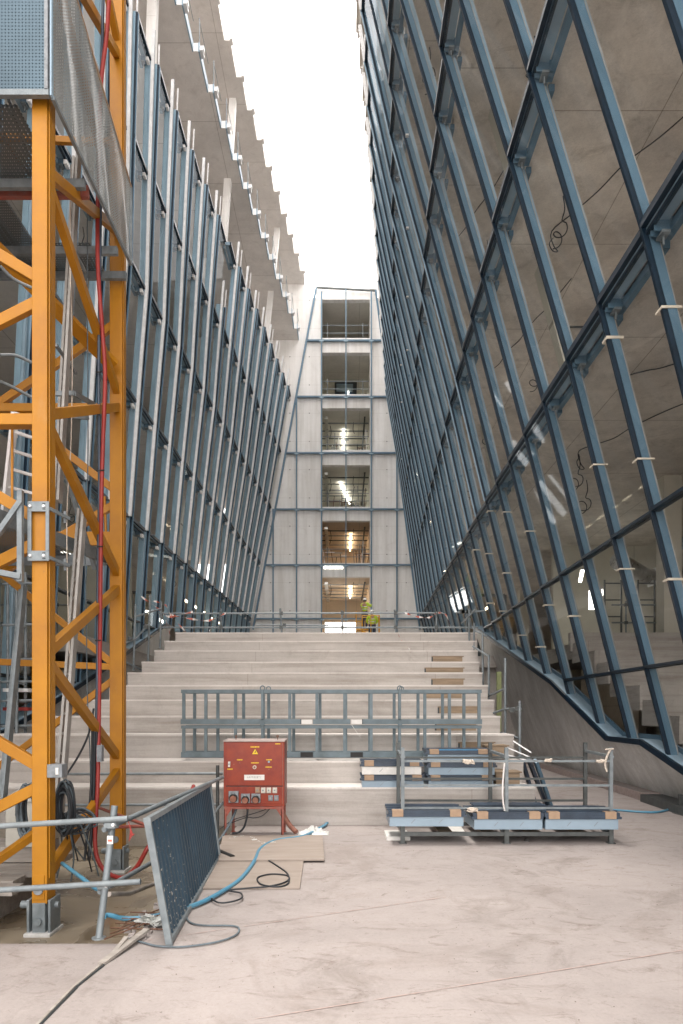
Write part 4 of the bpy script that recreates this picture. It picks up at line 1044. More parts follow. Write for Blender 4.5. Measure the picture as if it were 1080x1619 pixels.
m_.hexa([Vector(p) + Vector((-2.3, 5.2, 0)) for p in ((-.17, 0, -.3), (.14, -.03, -.3), (.08, .1, -.3), (-.1, .12, -.3), (-.17, 0, -.26), (.14, -.03, -.26), (.08, .1, -.26), (-.1, .12, -.26))], 'timber'); tag(obj('wood_offcut', m_), 'small wood offcut floating at the front edge of the muddy water', 'offcut')

# ------------------------------------------------------------------ red site power cabinet
CY = 9.25
def Cx(u): return (u - 540) * CY / 1080
def Cz(v): return EYE + (1125 - v) * CY / 1080
# measured on an enlarged crop: x = 340 + px*.1204, y = 1150 + py*.1204
def cu(px): return Cx(340 + px * .12037)
def cv(py): return Cz(1150 + py * .12037)
cab = empty('power_cabinet', ((Cx(354) + Cx(450)) / 2, CY + .15, 0), 'red site power distribution cabinet on legs with grey sockets and yellow warning triangle', 'electrical cabinet')
x0, x1, zt_, zb_ = cu(112), cu(912), cv(192), cv(1040)
m_ = MB(); m_.box(x0, x1, CY, CY + .42, zb_, zt_, 'cabinet_red'); obj('body', m_, cab, bevel=.006)
m_ = MB(); m_.hexa([(x0 - .006, CY - .012, zt_ + .002), (x1 + .006, CY - .012, zt_ + .002), (x1 + .006, CY + .43, zt_ + .002), (x0 - .006, CY + .43, zt_ + .002), (x0 - .006, CY - .012, zt_ + .016), (x1 + .006, CY - .012, zt_ + .016), (x1 + .006, CY + .43, zt_ + .03), (x0 - .006, CY + .43, zt_ + .03)], 'pink_dust'); obj('dusty_lid', m_, cab)
dr = MB(); dr.box(cu(150), cu(885), CY - .012, CY - .001, cv(765), cv(205), 'cabinet_red'); dro = obj('door', dr, cab, bevel=.003)
m_ = MB(); m_.box(cu(150), cu(885), CY - .008, CY - .001, cv(1005), cv(778), 'cabinet_red'); so2 = obj('socket_panel', m_, cab, bevel=.003)
m_ = MB(); m_.box(cu(145), cu(890), CY - .004, CY - .0005, cv(778), cv(766), 'black_ink'); m_.box(cu(885), cu(890), CY - .004, CY - .0005, cv(1005), cv(205), 'socket_rust'); obj('seam', m_, cab)
def cbox(px0, px1, py0, py1, mt, d0=.0125, d1=.014): return MB().box(cu(px0), cu(px1), CY - d1, CY - d0, cv(py1), cv(py0), mt)
for (a, b_, c, d) in ((467, 584, 248, 265), (288, 360, 418, 433), (672, 746, 418, 432), (475, 576, 459, 473), (664, 748, 514, 528), (162, 232, 540, 555), (792, 858, 210, 222)):
    m_ = cbox(a, b_, c, d, 'yellow_label'); n_ = int((b_ - a) / 9)
    for q in range(n_):
        if q % 4 != 3: m_.box(cu(a + 3 + q * 9), cu(a + 8 + q * 9), CY - .0146, CY - .0141, cv(d - 4), cv(c + 4), 'cabinet_red')
    obj('yellow_label', m_, dro)
# warning triangle with its bolt
def tri(mb, pts, y0, y1, mt):
    n = len(pts); a = [Vector((x, y0, z)) for x, z in pts]; c = [Vector((x, y1, z)) for x, z in pts]
    mb.add(a + c, [tuple(range(n)), tuple(reversed(range(n, 2 * n)))] + [(i, n + i, n + (i + 1) % n, (i + 1) % n) for i in range(n)], mt)
m_ = MB(); tri(m_, [(cu(482), cv(355)), (cu(574), cv(355)), (cu(528), cv(276))], CY - .0125, CY - .0136, 'black_ink')
tri(m_, [(cu(487), cv(352)), (cu(569), cv(352)), (cu(528), cv(282))], CY - .0137, CY - .0144, 'yellow_label')
tri(m_, [(cu(536), cv(305)), (cu(516), cv(328)), (cu(527), cv(328)), (cu(518), cv(346)), (cu(543), cv(321)), (cu(531), cv(321)), (cu(541), cv(305))], CY - .0145, CY - .0150, 'black_ink')
obj('warning_triangle', m_, dro)
m_ = cbox(385, 650, 622, 692, 'sign_white')
sg = obj('white_label', m_, dro); m_ = MB(); rnd = random.Random(5)
letters = [[(0, 0), (.3, 1), (.15, .5), (.45, .55)], [(0, 0), (.2, 1), (.5, .8), (.2, .5)], [(.2, 0), (.3, 1), (0, .95), (.6, 1)], [(.2, 0), (.3, 1), (.0, .95), (.6, 1)], [(0, 0), (.2, 1), (.5, .7), (.1, .5), (.5, .2), (0, 0)],
           [(.1, .1), (.1, .8), (.5, .8), (.5, .1), (.1, .1)], [(0, 0), (.1, 1), (.4, 0), (.5, 1)], [(.1, .1), (.15, .95)], [(.5, .9), (.1, .6), (.15, .1), (.5, .1)]]
for i, L_ in enumerate(letters):
    bx0 = 425 + i * 21
    for p, q in zip(L_, L_[1:]):
        m_.beam((cu(bx0 + p[0] * 19 + 3), CY - .0147, cv(668 - p[1] * 26)), (cu(bx0 + q[0] * 19 + 3), CY - .0147, cv(668 - q[1] * 26)), .0016, .001, 'cable_black', (0, 1, 0))
m_.beam((cu(415), CY - .0147, cv(662)), (cu(610), CY - .0147, cv(642)), .0012, .001, 'cable_black', (0, 1, 0))
obj('hand_lettering', m_, sg)
m_ = MB(); m_.disc((cu(522), CY - .012, cv(522)), (0, -1, 0), .026, .016, 'tape_cream'); m_.disc((cu(522), CY - .028, cv(522)), (0, -1, 0), .014, .012, 'socket_rust'); obj('rotary_switch', m_, dro)
m_ = MB(); m_.box(cu(176), cu(202), CY - .035, CY - .012, cv(518), cv(448), 'sign_white'); m_.box(cu(183), cu(196), CY - .04, CY - .034, cv(495), cv(470), 'socket_grey'); obj('handle', m_, dro, bevel=.003)
m_ = MB(); m_.disc((cu(709), CY - .012, cv(452)), (0, -1, 0), .014, .01, 'light_steel'); obj('pilot_lamp', m_, dro)
for px, py in ((327, 465), (709, 550), (250, 485)):
    m_ = MB(); m_.disc((cu(px), CY - .012, cv(py)), (0, -1, 0), .007, .004, 'socket_rust', 8); obj('screw', m_, dro)
for px in (245, 804):
    m_ = MB(); m_.tube([(cu(px), CY + .2, zt_ + .02), (cu(px), CY + .2, zt_ + .075)], .006, 'rust', 6)
    m_.tube([(cu(px) + .014 * math.cos(t), CY + .2, zt_ + .07 + .016 * math.sin(t)) for t in [q * .52 for q in range(13)]], .005, 'rust', 5); obj('lifting_eye', m_, cab)
for (px, py, w_, h_, mt, mc) in ((248, 910, 128, 150, 'socket_grey', 'socket_rust'), (404, 930, 116, 120, 'socket_grey', 'socket_pale'), (540, 928, 118, 120, 'socket_grey', 'socket_pale')):
    m_ = MB(); c = Vector((cu(px), CY - .008, cv(py))); ww = w_ * .12037 * CY / 1080 / 2; hh = h_ * .12037 * CY / 1080 / 2
    m_.box(c.x - ww, c.x + ww, CY - .045, CY - .008, c.z - hh, c.z + hh, mt)
    m_.disc(c + Vector((0, -.037, -.012)), (0, -1, -.25), ww * .86, .03, 'black_ink', 20); m_.disc(c + Vector((0, -.066, -.02)), (0, -1, -.25), ww * .66, .02, mc if mc != 'socket_pale' else 'socket_rust', 20)
    m_.box(c.x - ww * .25, c.x + ww * .25, CY - .07, CY - .045, c.z + hh * .45, c.z + hh * .8, mt)
    obj('socket', m_, so2, bevel=.003)
for k, (px, py) in enumerate(((560, 820), (634, 824), (708, 824), (786, 824), (730, 926), (806, 926))):
    m_ = MB(); c = Vector((cu(px), CY - .008, cv(py))); mt = 'socket_pale' if k < 4 else 'socket_grey'
    m_.box(c.x - .031, c.x + .031, CY - .016, CY - .008, c.z - .04, c.z + .036, mt if k else 'card'); m_.disc(c + Vector((0, -.014, 0)), (0, -1, 0), .028, .02, mt if k else 'card', 14); m_.disc(c + Vector((0, -.034, 0)), (0, -1, 0), .012, .004, 'socket_grey' if k < 4 else 'pink_dust', 10)
    obj('socket', m_, so2, bevel=.002)
m_ = MB(); zq = cv(1052)
for (a, b_, yy) in ((cu(118), cu(150), CY), (cu(868), cu(902), CY), (cu(162), cu(200), CY + .38), (cu(862), cu(898), CY + .38)):
    l_ = MB(); l_.box(a, a + .004 + .005, yy, yy + .036, 0, zb_ + .01, 'leg_red'); l_.box(a, b_, yy, yy + .007, 0, zb_ + .01, 'leg_red'); l_.box(a - .01, b_ + .01, yy - .01, yy + .045, 0, .006, 'leg_red')
    if yy == CY:
        s_ = 1 if a < 0 and a < cu(500) else -1
        xx = b_ if s_ > 0 else a
        tri(l_, [(xx, zb_ - .14), (xx, zb_), (xx + s_ * .09, zb_)], yy + .001, yy + .006, 'leg_red')
    obj('leg', l_, cab)
m_ = MB(); m_.box(cu(118), cu(902), CY - .002, CY + .03, zb_ - .035, zb_ - .002, 'leg_red'); m_.box(cu(150), cu(870), CY + .38, CY + .41, zb_ - .035, zb_ - .002, 'leg_red'); obj('stand_rail', m_, cab)
g = 'cables leaving the underside of the red cabinet'
cable('cable', [(cu(270), CY + .15, cv(1040)), (cu(240), CY + .1, cv(1150)), (cu(180), CY + .0, cv(1290)), (cu(110), CY - .15, cv(1420)), (cu(40), CY - .3, cv(1510))], .018, 'cable_dusty', 'thick dark cable leaving the cabinet underside down to the left', 'cable', g)
cable('cable', [(cu(410), CY + .15, cv(1040)), (cu(405), CY + .12, cv(1180)), (cu(370), CY + .1, cv(1320)), (cu(300), CY + .1, cv(1395)), (cu(210), CY + .1, cv(1408))], .014, 'cable_black', 'black cable drooping below the middle of the cabinet', 'cable', g)
cable('cable', [(cu(740), CY + .1, cv(1050)), (cu(600), CY + .08, cv(1110)), (cu(400), CY + .05, cv(1170)), (cu(220), CY + .05, cv(1230)), (cu(60), CY - .0, cv(1340))], .006, 'cable_black', 'thin cable swinging from right to left below the cabinet, upper of two', 'cable', g)
cable('cable', [(cu(730), CY + .12, cv(1060)), (cu(620), CY + .1, cv(1170)), (cu(500), CY + .1, cv(1205)), (cu(400), CY + .1, cv(1200)), (cu(200), CY + .1, cv(1270))], .006, 'cable_black', 'thin cable sagging below the cabinet, lower of two', 'cable', g)
cable('hose', [(cu(820), CY + .2, cv(1050)), (cu(880), CY + .22, cv(1180)), (cu(960), CY + .2, cv(1310)), (cu(1060), CY + .1, cv(1395))], .035, 'socket_rust', 'thick dark red sleeve hose leaving the right side of the cabinet to the floor', 'hose')

# ------------------------------------------------------------------ long grey steel frame on the second step
FY = 10.95
fr_ = empty('lifting_frame', P(524, 1196, FY), 'long grey steel lifting frame like two stacked ladders resting across the stair', 'steel frame')
def fx_(u, y=FY): return (u - 540) * y / 1080
zf = [P(0, v, FY).z for v in (1090, 1097, 1137, 1145, 1148, 1153, 1193, 1198)]
xl, xr = fx_(286), fx_(762); dB = .34
for y_ in (FY, FY + dB):
    for (v0, v1, hh) in ((1090, 1096, 0), (1137, 1145, 0), (1147, 1152, 0), (1189, 1198, 0)):
        if y_ > FY and v0 == 1137: continue
        za, zc = P(0, v1, FY).z, P(0, v0, FY).z
        m_ = MB()
        if v0 == 1137: 
            for a, c in ((286, 476), (495, 554), (573, 762)): m_.box(fx_(a), fx_(c), y_ - .03, y_ + .05, za, zc, 'frame_paint')
        else: m_.box(xl, xr, y_, y_ + .045, za + .001, zc - .001, 'frame_paint')
        obj('long_rail', m_, fr_, bevel=.003)
for y_, us in ((FY, (290, 325, 372, 416, 458, 501, 545, 587, 632, 672, 711, 758)), (FY + dB, (300, 338, 380, 421, 462, 505, 547, 586, 626, 665, 705, 740))):
    for u in us:
        m_ = MB(); x = fx_(u)
        for za, zc in ((P(0, 1189, FY).z, P(0, 1152, FY).z), (P(0, 1137, FY).z, P(0, 1096, FY).z)): m_.box(x - .024, x + .024, y_ + .002, y_ + .04, za, zc, 'frame_paint')
        obj('upright', m_, fr_)
for z in (P(0, 1093, FY).z, P(0, 1150, FY).z, P(0, 1194, FY).z):
    for u in (290, 372, 416, 501, 587, 632, 711, 758):
        m_ = MB(); m_.box(fx_(u) - .02, fx_(u) + .02, FY + .046, FY + dB - .001, z - .02, z + .02, 'frame_paint'); obj('cross_rail', m_, fr_)
for u in (415, 632):
    m_ = MB()
    for dy, du in ((0, 0), (dB, 6)):
        c = P(u + du, 1087, FY); c.y = FY + dy
        m_.tube([c + Vector((.035 * math.cos(t), 0, -.012 + .04 * math.sin(t))) for t in [q * .4 for q in range(17)]], .010, 'frame_paint', 6)
    c = P(u, 1143, FY); m_.disc(c + Vector((0, -.035, 0)), (0, -1, 0), .045, .02, 'frame_paint'); m_.box(c.x - .02, c.x + .02, FY - .03, FY - .001, P(0, 1172, FY).z, P(0, 1090, FY).z, 'frame_paint')
    obj('lifting_eye', m_, fr_)
for u in (485, 564):
    m_ = MB(); c = P(u, 1192, FY); m_.box(c.x - .10, c.x + .10, FY - .012, FY - .001, c.z - .05, c.z + .045, 'black_ink'); m_.box(c.x - .10, c.x + .10, FY - .04, FY - .013, c.z + .03, c.z + .045, 'frame_paint'); obj('fork_pocket', m_, fr_)
    m_ = MB(); c = P(u, 1141, FY); m_.box(c.x - .085, c.x + .085, FY - .028, FY + .04, c.z - .035, c.z + .032, 'sign_white'); m_.box(c.x + (-.098 if u < 500 else .086), c.x + (-.086 if u < 500 else .098), FY - .032, FY + .04, c.z - .04, c.z + .04, 'black_ink'); obj('fork_pocket', m_, fr_)
for u in (565, 556):
    m_ = MB(); m_.beam(P(u, 1146, FY - .06), P(u + 11, 1172, FY - .08) if u > 560 else P(u + 14, 1166, FY - .07), .006, .006, 'sign_white', (0, 1, 0))
tag(obj('wire_end', m_), 'thin white wire end hanging from the middle rail of the steel frame', 'wire')

# ------------------------------------------------------------------ stillage rack and profile packs
rk = empty('stillage_rack', (2.15, 9.4, 0), 'open galvanised stillage rack standing on the floor loaded with profile packs', 'rack')
FYk, BYk = 8.8, 10.02
def rx(u, y): return (u - 540) * y / 1080
fronts = [rx(637, FYk), rx(801.5, FYk), rx(967, FYk)]; backs = [rx(630, BYk), rx(776, BYk), rx(926.5, BYk)]
for i, x in enumerate(fronts):
    m_ = MB(); m_.box(x - .022, x + .022, FYk, FYk + .045, 0.0, 1.235, 'galvanised'); m_.box(x - .028, x + .028, FYk - .006, FYk + .052, 0, .34, 'dark_galv'); m_.box(x - .05, x + .05, FYk - .03, FYk + .08, 0, .008, 'dark_galv')
    m_.box(x - .03, x + .03, FYk - .008, FYk + .05, 1.10, 1.13, 'galvanised'); obj('post', m_, rk)
for x in backs:
    m_ = MB(); m_.box(x - .025, x + .025, BYk, BYk + .05, 0.0, 1.245, 'dark_galv'); obj('post', m_, rk)
for v, y, mt, hh, xs in ((1203.5, FYk, 'galvanised', .028, fronts), (1242, FYk, 'galvanised', .028, fronts), (1278, FYk, 'galvanised', .024, fronts), (1319, FYk, 'dark_galv', .05, fronts),
                     (1198, BYk, 'dark_galv', .03, backs), (1231.5, BYk, 'dark_galv', .03, backs), (1266, BYk, 'dark_galv', .03, backs), (1303, BYk, 'dark_galv', .05, backs)):
    m_ = MB(); z = P(0, v, y).z; m_.box(xs[0] - .02, xs[2] + .02, y + .007, y + .038, z - hh / 2, z + hh / 2, mt); obj('long_rail', m_, rk)
zsh = P(0, 1319, FYk).z + .026
for a, c in zip(fronts, backs):
    for z in (zsh - .026, 1.12):
        m_ = MB(); m_.beam((a, FYk + .046, z), (c, BYk - .001, z), .04, .035, 'galvanised'); obj('cross_rail', m_, rk)
for x in (1.35, 1.9, 2.5, 3.1):
    m_ = MB(); m_.box(x - .09, x + .09, FYk + .05, BYk - .01, zsh - .034, zsh - .004, 'timber'); obj('timber_batten', m_, rk)
def pack(u0, u1, v0, v1, y, dep, label, top='navy_profile', body='blue_film', wood=True, n=1, name='profile_pack'):
    """wrapped bundle: film covered body, dark profile tray on top with card corner blocks"""
    a = P(u0, v1, y); c = P(u1, v0, y); H = c.z - a.z; x0, x1 = a.x, c.x; z0 = a.z; zt_ = c.z
    t = empty(name, (a.x + (c.x - a.x) / 2, y + dep / 2, z0), label, 'pack', 'profile packs by the stair')
    zc = z0 + H * .60
    m_ = MB(); m_.box(x0 + .015, x1 - .015, y, y + dep, z0 + .001, zc, body)
    obj('wrapped_body', m_, t, bevel=.006)
    m_ = MB(); m_.box(x0 - .02, x1 + .02, y - .02, y + .06, zc + .001, zc + .03, top); m_.box(x0, x1, y - .01, y + dep + .01, zc + .03, zt_ - .012, top)
    m_.box(x0 + .06, x1 - .06, y - .016, y + .03, zt_ - .011, zt_, 'bright_blue' if n == 2 else top)
    for k in range(3): m_.box(x0 - .01, x1 + .01, y + .10 + k * dep * .28, y + .15 + k * dep * .28, zt_ - .011, zt_ + .006, top)
    obj('profile_tray', m_, t)
    for xx in (x0 + .05, x1 - .19):
        if wood:
            m_ = MB(); m_.box(xx, xx + .14, y - .026, y + .08, zc + .004, zt_ + .004, 'card'); obj('card_block', m_, t)
    m_ = MB()
    for k in (.3, .66):
        xx = x0 + (x1 - x0) * k; m_.beam((xx, y - .002, z0 + H * .2), (xx + .05, y - .002, z0 + H * .45), .002, .006, 'socket_grey')
    obj('strap_mark', m_, t)
    return t
z_ = 0
pack(614, 735, 1281, 1307, 8.72, .70, 'profile pack at the left end of the rack, blue film body')
pack(748, 860, 1284, 1312, 8.74, .70, 'profile pack in the middle of the rack behind the central post')
pack(861, 980, 1284, 1312, 8.74, .70, 'profile pack at the right end of the rack sticking out past the end post')
pack(752, 866, 1275, 1283.5, 9.0, .4, 'thin dark tray pack lying on top of the middle rack pack', n=2, wood=False)
pack(571, 668, 1203, 1225, 10.24, .56, 'upper pack with white body on the first step at the left', body='sign_white')
pack(571, 672, 1226, 1246, 10.22, .58, 'lower blue film pack on the first step at the left')
pack(676, 782, 1226, 1246, 10.22, .58, 'bottom blue film pack of the right stack on the first step')
pack(676, 784, 1205, 1225.5, 10.26, .52, 'middle blue film pack of the right stack on the first step')
pack(674, 776, 1185, 1204.5, 10.30, .50, 'topmost blue film pack of the right stack on the first step', n=2)
for (u0, u1, v0, v1, lab) in ((784, 822, 1222, 1240, 'yellowish timber baulk on the first step right of the packs'), (770, 802, 1180, 1195, 'yellowish timber baulk on the second step behind the packs')):
    y = 10.4 if v0 > 1200 else 11.0; a = P(u0, v1, y); c = P(u1, v0, y); m_ = MB(); m_.box(a.x, c.x, y, y + .35, a.z, c.z, 'timber'); m_.box(a.x - .03, c.x + .03, y - .02, y + .36, c.z, c.z + .02, 'wood'); tag(obj('timber_baulk', m_), lab, 'timber')
def knot(c, s, label, seed):
    rnd = random.Random(seed); m_ = MB(); c = Vector(c)
    for i in range(7):
        pts = [c + Vector((rnd.uniform(-1, 1) * s, rnd.uniform(-.5, .5) * s * .3 - .03, rnd.uniform(-.35, .35) * s)) for _ in range(4)]
        m_.tube(smooth_pts(pts, 3), .010, 'rope', 5)
    return tag(obj('film_knot', m_), label, 'packing film', 'twisted packing film tied on the rack')
knot(P(741, 1204, 8.78), .085, 'twisted cream film tied round the upper front rail left of the central post', 1)
knot(P(746, 1280, 8.78), .075, 'twisted cream film tied round the low front rail beside the middle pack', 2)
knot(P(866, 1202, 8.78), .05, 'small cream film knot on the upper rail right of the central post', 3)
knot(P(948, 1203, 8.78), .06, 'cream film knot on the upper rail close to the right end post', 4)
m_ = MB(); m_.tube(smooth_pts([P(966, 1184, 8.77), P(960, 1196, 8.76), P(957, 1210, 8.76), P(960, 1220, 8.76)], 4), [.014] * 13, 'rope', 6); m_.tube([P(957, 1185, 8.76), P(971, 1184, 8.76)], .010, 'rope', 5); tag(obj('film_strip', m_), 'cream film strip hanging from the top of the right end post', 'packing film')
m_ = MB(); m_.tube(smooth_pts([P(798, 1206, 8.77), P(795, 1240, 8.76), P(795, 1262, 8.76), P(798, 1282, 8.77)], 4), .012, 'tape_white', 6); tag(obj('film_strip', m_), 'white strap bowed beside the central rack post', 'packing film')
m_ = MB(); c = PZ(833, 1330, .0); m_.hexa([c + Vector(p) for p in ((-.03, -.02, 0), (.03, -.025, 0), (.035, .02, 0), (-.03, .02, 0), (-.02, -.02, .03), (.025, -.02, .025), (.025, .015, .03), (-.02, .015, .028))], 'black_ink'); tag(obj('rubber_pad', m_), 'small black rubber pad on the floor in front of the rack', 'pad')
m_ = MB(); c = PZ(715, 1314, .0); m_.hexa([c + Vector(p) for p in ((-.12, -.1, .0), (.16, -.12, 0), (.14, .14, 0), (-.2, .12, 0), (-.12, -.1, .02), (.16, -.12, .012), (.14, .14, .06), (-.2, .12, .07))], 'sign_white'); tag(obj('paper_sheet', m_), 'crumpled white paper sheet on the floor under the left rack pack', 'paper')
m_ = MB()
for (xa_, xb_) in ((.35, 0),): 
    m_.box(rx(612, 8.9), rx(650, 8.9), 9.0, 9.5, 0, .05, 'sign_white')
tag(obj('foam_block', m_), 'flat white foam block on the floor below the left end of the rack', 'foam')

# dark glazing profiles leaning on the stair end
g = 'dark window profiles leaning at the end of the stair'
for i, (a, c) in enumerate((((836, 1200), (866, 1300)), ((847, 1203), (874, 1298)), ((826, 1202), (850, 1302)))):
    m_ = MB(); q0 = PZ(c[0], 1290, .0); m_.beam(PZ(c[0], 1280 + i * 2, .0), P(a[0], a[1], 10.9 + i * .1), .05, .10, 'navy_profile' if i != 1 else 'blue_steel', (0, 1, 0))
    tag(obj('window_profile', m_), ['dark profile leaning on the right end of the lowest steps, middle of three', 'blue grey profile leaning nearest the open floor, rightmost of three', 'dark profile leaning closest to the step end, leftmost of three'][i], 'profile', g)
cable('hose', [PZ(745, 1284, .02), PZ(800, 1283, .02), PZ(880, 1284, .02), PZ(925, 1280, .02), PZ(975, 1281, .02), PZ(1040, 1284, .02), PZ(1075, 1272, .02), PZ(1100, 1262, .02), PZ(1200, 1250, .02)], .018, 'hose_blue', 'blue hose running behind the rack towards the right wall', 'hose')
m_ = MB(); a = PZ(1078, 1287, 0); m_.box(a.x - .03, a.x + .03, a.y, a.y + .06, 0, .32, 'dark_galv'); m_.box(a.x - .1, a.x + .1, a.y - .08, a.y + .12, 0, .012, 'dark_galv'); tag(obj('steel_stub', m_), 'short dark steel stub post at the right edge of the floor', 'post')
m_ = MB()
for i, (p, q) in enumerate((((790, 1190), (836, 1203)), ((800, 1181), (840, 1198)), ((812, 1172), (840, 1190)))): m_.beam(P(p[0], p[1], 11.2), P(q[0], q[1], 10.9), .02, .03, 'aluminium', (0, 1, 0))
tag(obj('aluminium_strip', m_), 'loose aluminium strips lying over the right end of the stair', 'strip')

# ------------------------------------------------------------------ scaffold edge protection
def rail_thing(posts, rails, label, name='guardrail', r=.024, mt='galvanised', feet=True):
    t = empty(name, Vector(posts[0][0]), label, 'guardrail')
    for p in posts:
        m_ = MB(); m_.tube(p, r, mt, 8)
        if feet: m_.disc(Vector(p[0]) if Vector(p[0]).z < Vector(p[-1]).z else Vector(p[-1]), (0, 0, 1), .06, .012, mt)
        obj('post', m_, t)
    for p in rails:
        m_ = MB(); m_.tube(p, r * .92, mt, 8)
        obj('rail', m_, t)
    for p in posts:
        for q in rails:
            # coupler where a rail passes the post
            a, b_ = Vector(q[0]), Vector(q[-1]); z = None
            if abs(b_.x - a.x) > .2:
                s = (Vector(p[0]).x - a.x) / (b_.x - a.x)
                if -.02 <= s <= 1.02:
                    zz = a.z + (b_.z - a.z) * s; yy = a.y + (b_.y - a.y) * s; xx = Vector(p[0]).x + (Vector(p[-1]).x - Vector(p[0]).x) * .5
                    m_ = MB(); m_.box(xx - .04, xx + .04, yy - .045, yy + .045, zz - .04, zz + .04, 'dark_galv'); obj('coupler', m_, t)
    return t
LY = 16.95
def lp(u, v0, v1, du=0, y=LY): return [P(u, v1, y), P(u + du, v0, y)]
rail_thing([lp(350, 962, 1012, -1), lp(446, 962, 1012, -3), lp(543, 965, 1011, -3), lp(627, 964, 1012, -3), lp(690, 968, 1012)],
           [[P(250, 970, LY), P(700, 969, LY)], [P(250, 992, LY), P(756, 992, LY)], [P(405, 988, LY + 1), P(520, 989, LY + 1)]],
           'galvanised tube guardrail along the top edge of the stair between the facades')
def tape(pts, label):
    """twisted red and white barrier ribbon"""
    p = smooth_pts(pts, 14); t = MB()
    for i in range(len(p) - 1):
        a, b_ = p[i], p[i + 1]; w_ = .024; an = i * .5; an2 = an + .5
        def off(q): return Vector((0, math.cos(q) * w_ * .5, math.sin(q) * w_ * .6 + w_ * .5))
        t.add([a - off(an), b_ - off(an2), b_ + off(an2), a + off(an)], [(0, 1, 2, 3)], 'tape_red' if (i // 4) % 2 else 'tape_white')
    return tag(obj('barrier_tape', t), label, 'barrier tape', 'red and white barrier tape')
tape([P(223, 943, 16.0), P(250, 962, 16.4), P(268, 975, 16.7), P(305, 967, LY - .05)], 'red and white tape tied to the left end of the top guardrail, upper left strand')
tape([P(243, 950, 16.5), P(262, 957, 16.6), P(270, 972, LY - .06), P(290, 995, LY - .06), P(306, 1010, LY - .1)], 'red and white tape sagging steeply from the left guardrail posts to the step')
tape([P(268, 972, LY - .05), P(300, 978, LY - .05), P(330, 981, LY - .05), P(357, 969, LY - .05)], 'red and white tape draped over the guardrail in front of the left facade')
tape([P(262, 980, LY - .07), P(268, 1000, LY - .1), P(274, 1018, LY - .4)], 'short end of red and white tape hanging over the top step at the left')
tape([P(306, 1008, LY - .1), P(322, 1004, LY - .08), P(332, 996, LY - .05)], 'short tape piece rising from the step to the guardrail at the left')
tape([P(628, 1000, LY - .05), P(636, 1014, LY - .3), P(648, 1027, LY - 1.0)], 'red and white tape hanging below the guardrail over the middle of the top step')
tape([P(640, 969, LY - .04), P(660, 975, LY - .04), P(680, 976, LY - .04), P(690, 968, LY - .04)], 'red and white tape knotted on the guardrail near the right facade')
tape([P(690, 968, LY - .04), P(705, 972, LY - .04), P(712, 990, LY - .04)], 'loose tape end at the right end of the top guardrail')
# stepped protection at both stair flanks
rail_thing([[P(211, 1060, 14.9), P(214, 955, 14.9)], [P(234, 1045, 15.6), P(237, 940, 15.6)], [P(253, 1025, 16.4), P(255, 950, 16.4)], [P(190, 1075, 14.2), P(192, 985, 14.2)]],
           [[P(190, 1020, 14.2), P(214, 1010, 14.9), P(237, 985, 15.6)], [P(195, 1045, 14.3), P(225, 1060, 15.2)], [P(214, 975, 14.9), P(255, 962, 16.4)]],
           'stepped scaffold guardrail up the left flank of the stair beside the crane mast')
rail_thing([[P(868, 1210, 12), P(868, 1209, 12)]] if False else [[P(822, 1196, 11.6), P(822, 1108, 11.6)], [P(799, 1160, 12.6), P(799, 1040, 12.6)], [P(773, 1125, 13.8), P(773, 1035, 13.8)], [P(764, 1100, 14.6), P(763, 1000, 14.6)], [P(749, 1050, 16.2), P(750, 985, 16.2)], [P(742, 1045, 16.8), P(742, 962, 16.8)], [P(738, 1000, 17.4), P(738, 970, 17.4)]],
           [[P(772, 1130, 13.0), P(799, 1121, 12.6), P(823, 1120, 11.6)], [P(790, 1158, 12.4), P(823, 1168, 11.6)], [P(767, 1103, 13.9), P(799, 1088, 12.6)], [P(748, 1022, 15.6), P(773, 1038, 13.8)], [P(750, 997, 16.4), P(768, 1004, 14.8)], [P(730, 985, 17), P(748, 968, 16.4), P(752, 962, 16.2)], [P(722, 968, 17), P(768, 966, 17)]],
           'stepped scaffold guardrail down the right flank of the stair beside the sloping parapet')
m_ = MB(); a = P(786, 1062, 15.2); c = P(796, 1162, 15.2)
m_.box(a.x, a.x + .10, 15.2, 15.26, c.z, a.z, 'glow_green'); tag(obj('green_glow_strip', m_), 'yellow green strip painted for the glow in the passage behind the right stair flank', 'board')  # greenish light of the passage put into a solid coloured strip

# ------------------------------------------------------------------ inside the right building: ducts, rails, lamps
m_ = MB(); pd = [(7.2, 19.5, 6.3), (8.5, 21.5, 6.55), (10.4, 23.0, 6.6)]
dt = empty('air_duct', (8, 21, 6.2), 'silver air duct with grey hood hanging in the right building behind the lower panes', 'duct')
m_.tube([(8.2, 20.2, 6.15), (10.2, 22.8, 6.2), (15.5, 22.9, 6.2)], .26, 'duct', 14); obj('duct_run', m_, dt)
m_ = MB(); m_.hexa([(9.6, 18.2, 6.4), (12.2, 18.2, 6.4), (12.2, 19.8, 6.4), (9.6, 19.8, 6.4), (10.5, 18.4, 7.5), (12.2, 18.4, 7.5), (12.2, 19.8, 7.5), (10.5, 19.8, 7.5)], 'light_steel'); m_.box(9.9, 10.4, 18.12, 18.2, 6.75, 7.3, 'bright_blue'); obj('hood', m_, dt)
m_ = MB()
for i in range(5): m_.box(10.4 + i * 1.1, 10.44 + i * 1.1, 22.62, 23.2, 5.92, 6.48, 'aluminium')
obj('duct_flange', m_, dt)
rail_thing([[(x, 19.2, LAND), (x, 19.2, LAND + 1.15)] for x in (8.0, 9.8, 11.9, 14.0)], [[(7.6, 19.2, LAND + 1.05), (15.4, 19.2, LAND + 1.05)], [(7.6, 19.2, LAND + .55), (15.4, 19.2, LAND + .55)]], 'tube guardrail on the inner landing behind the right glazing')
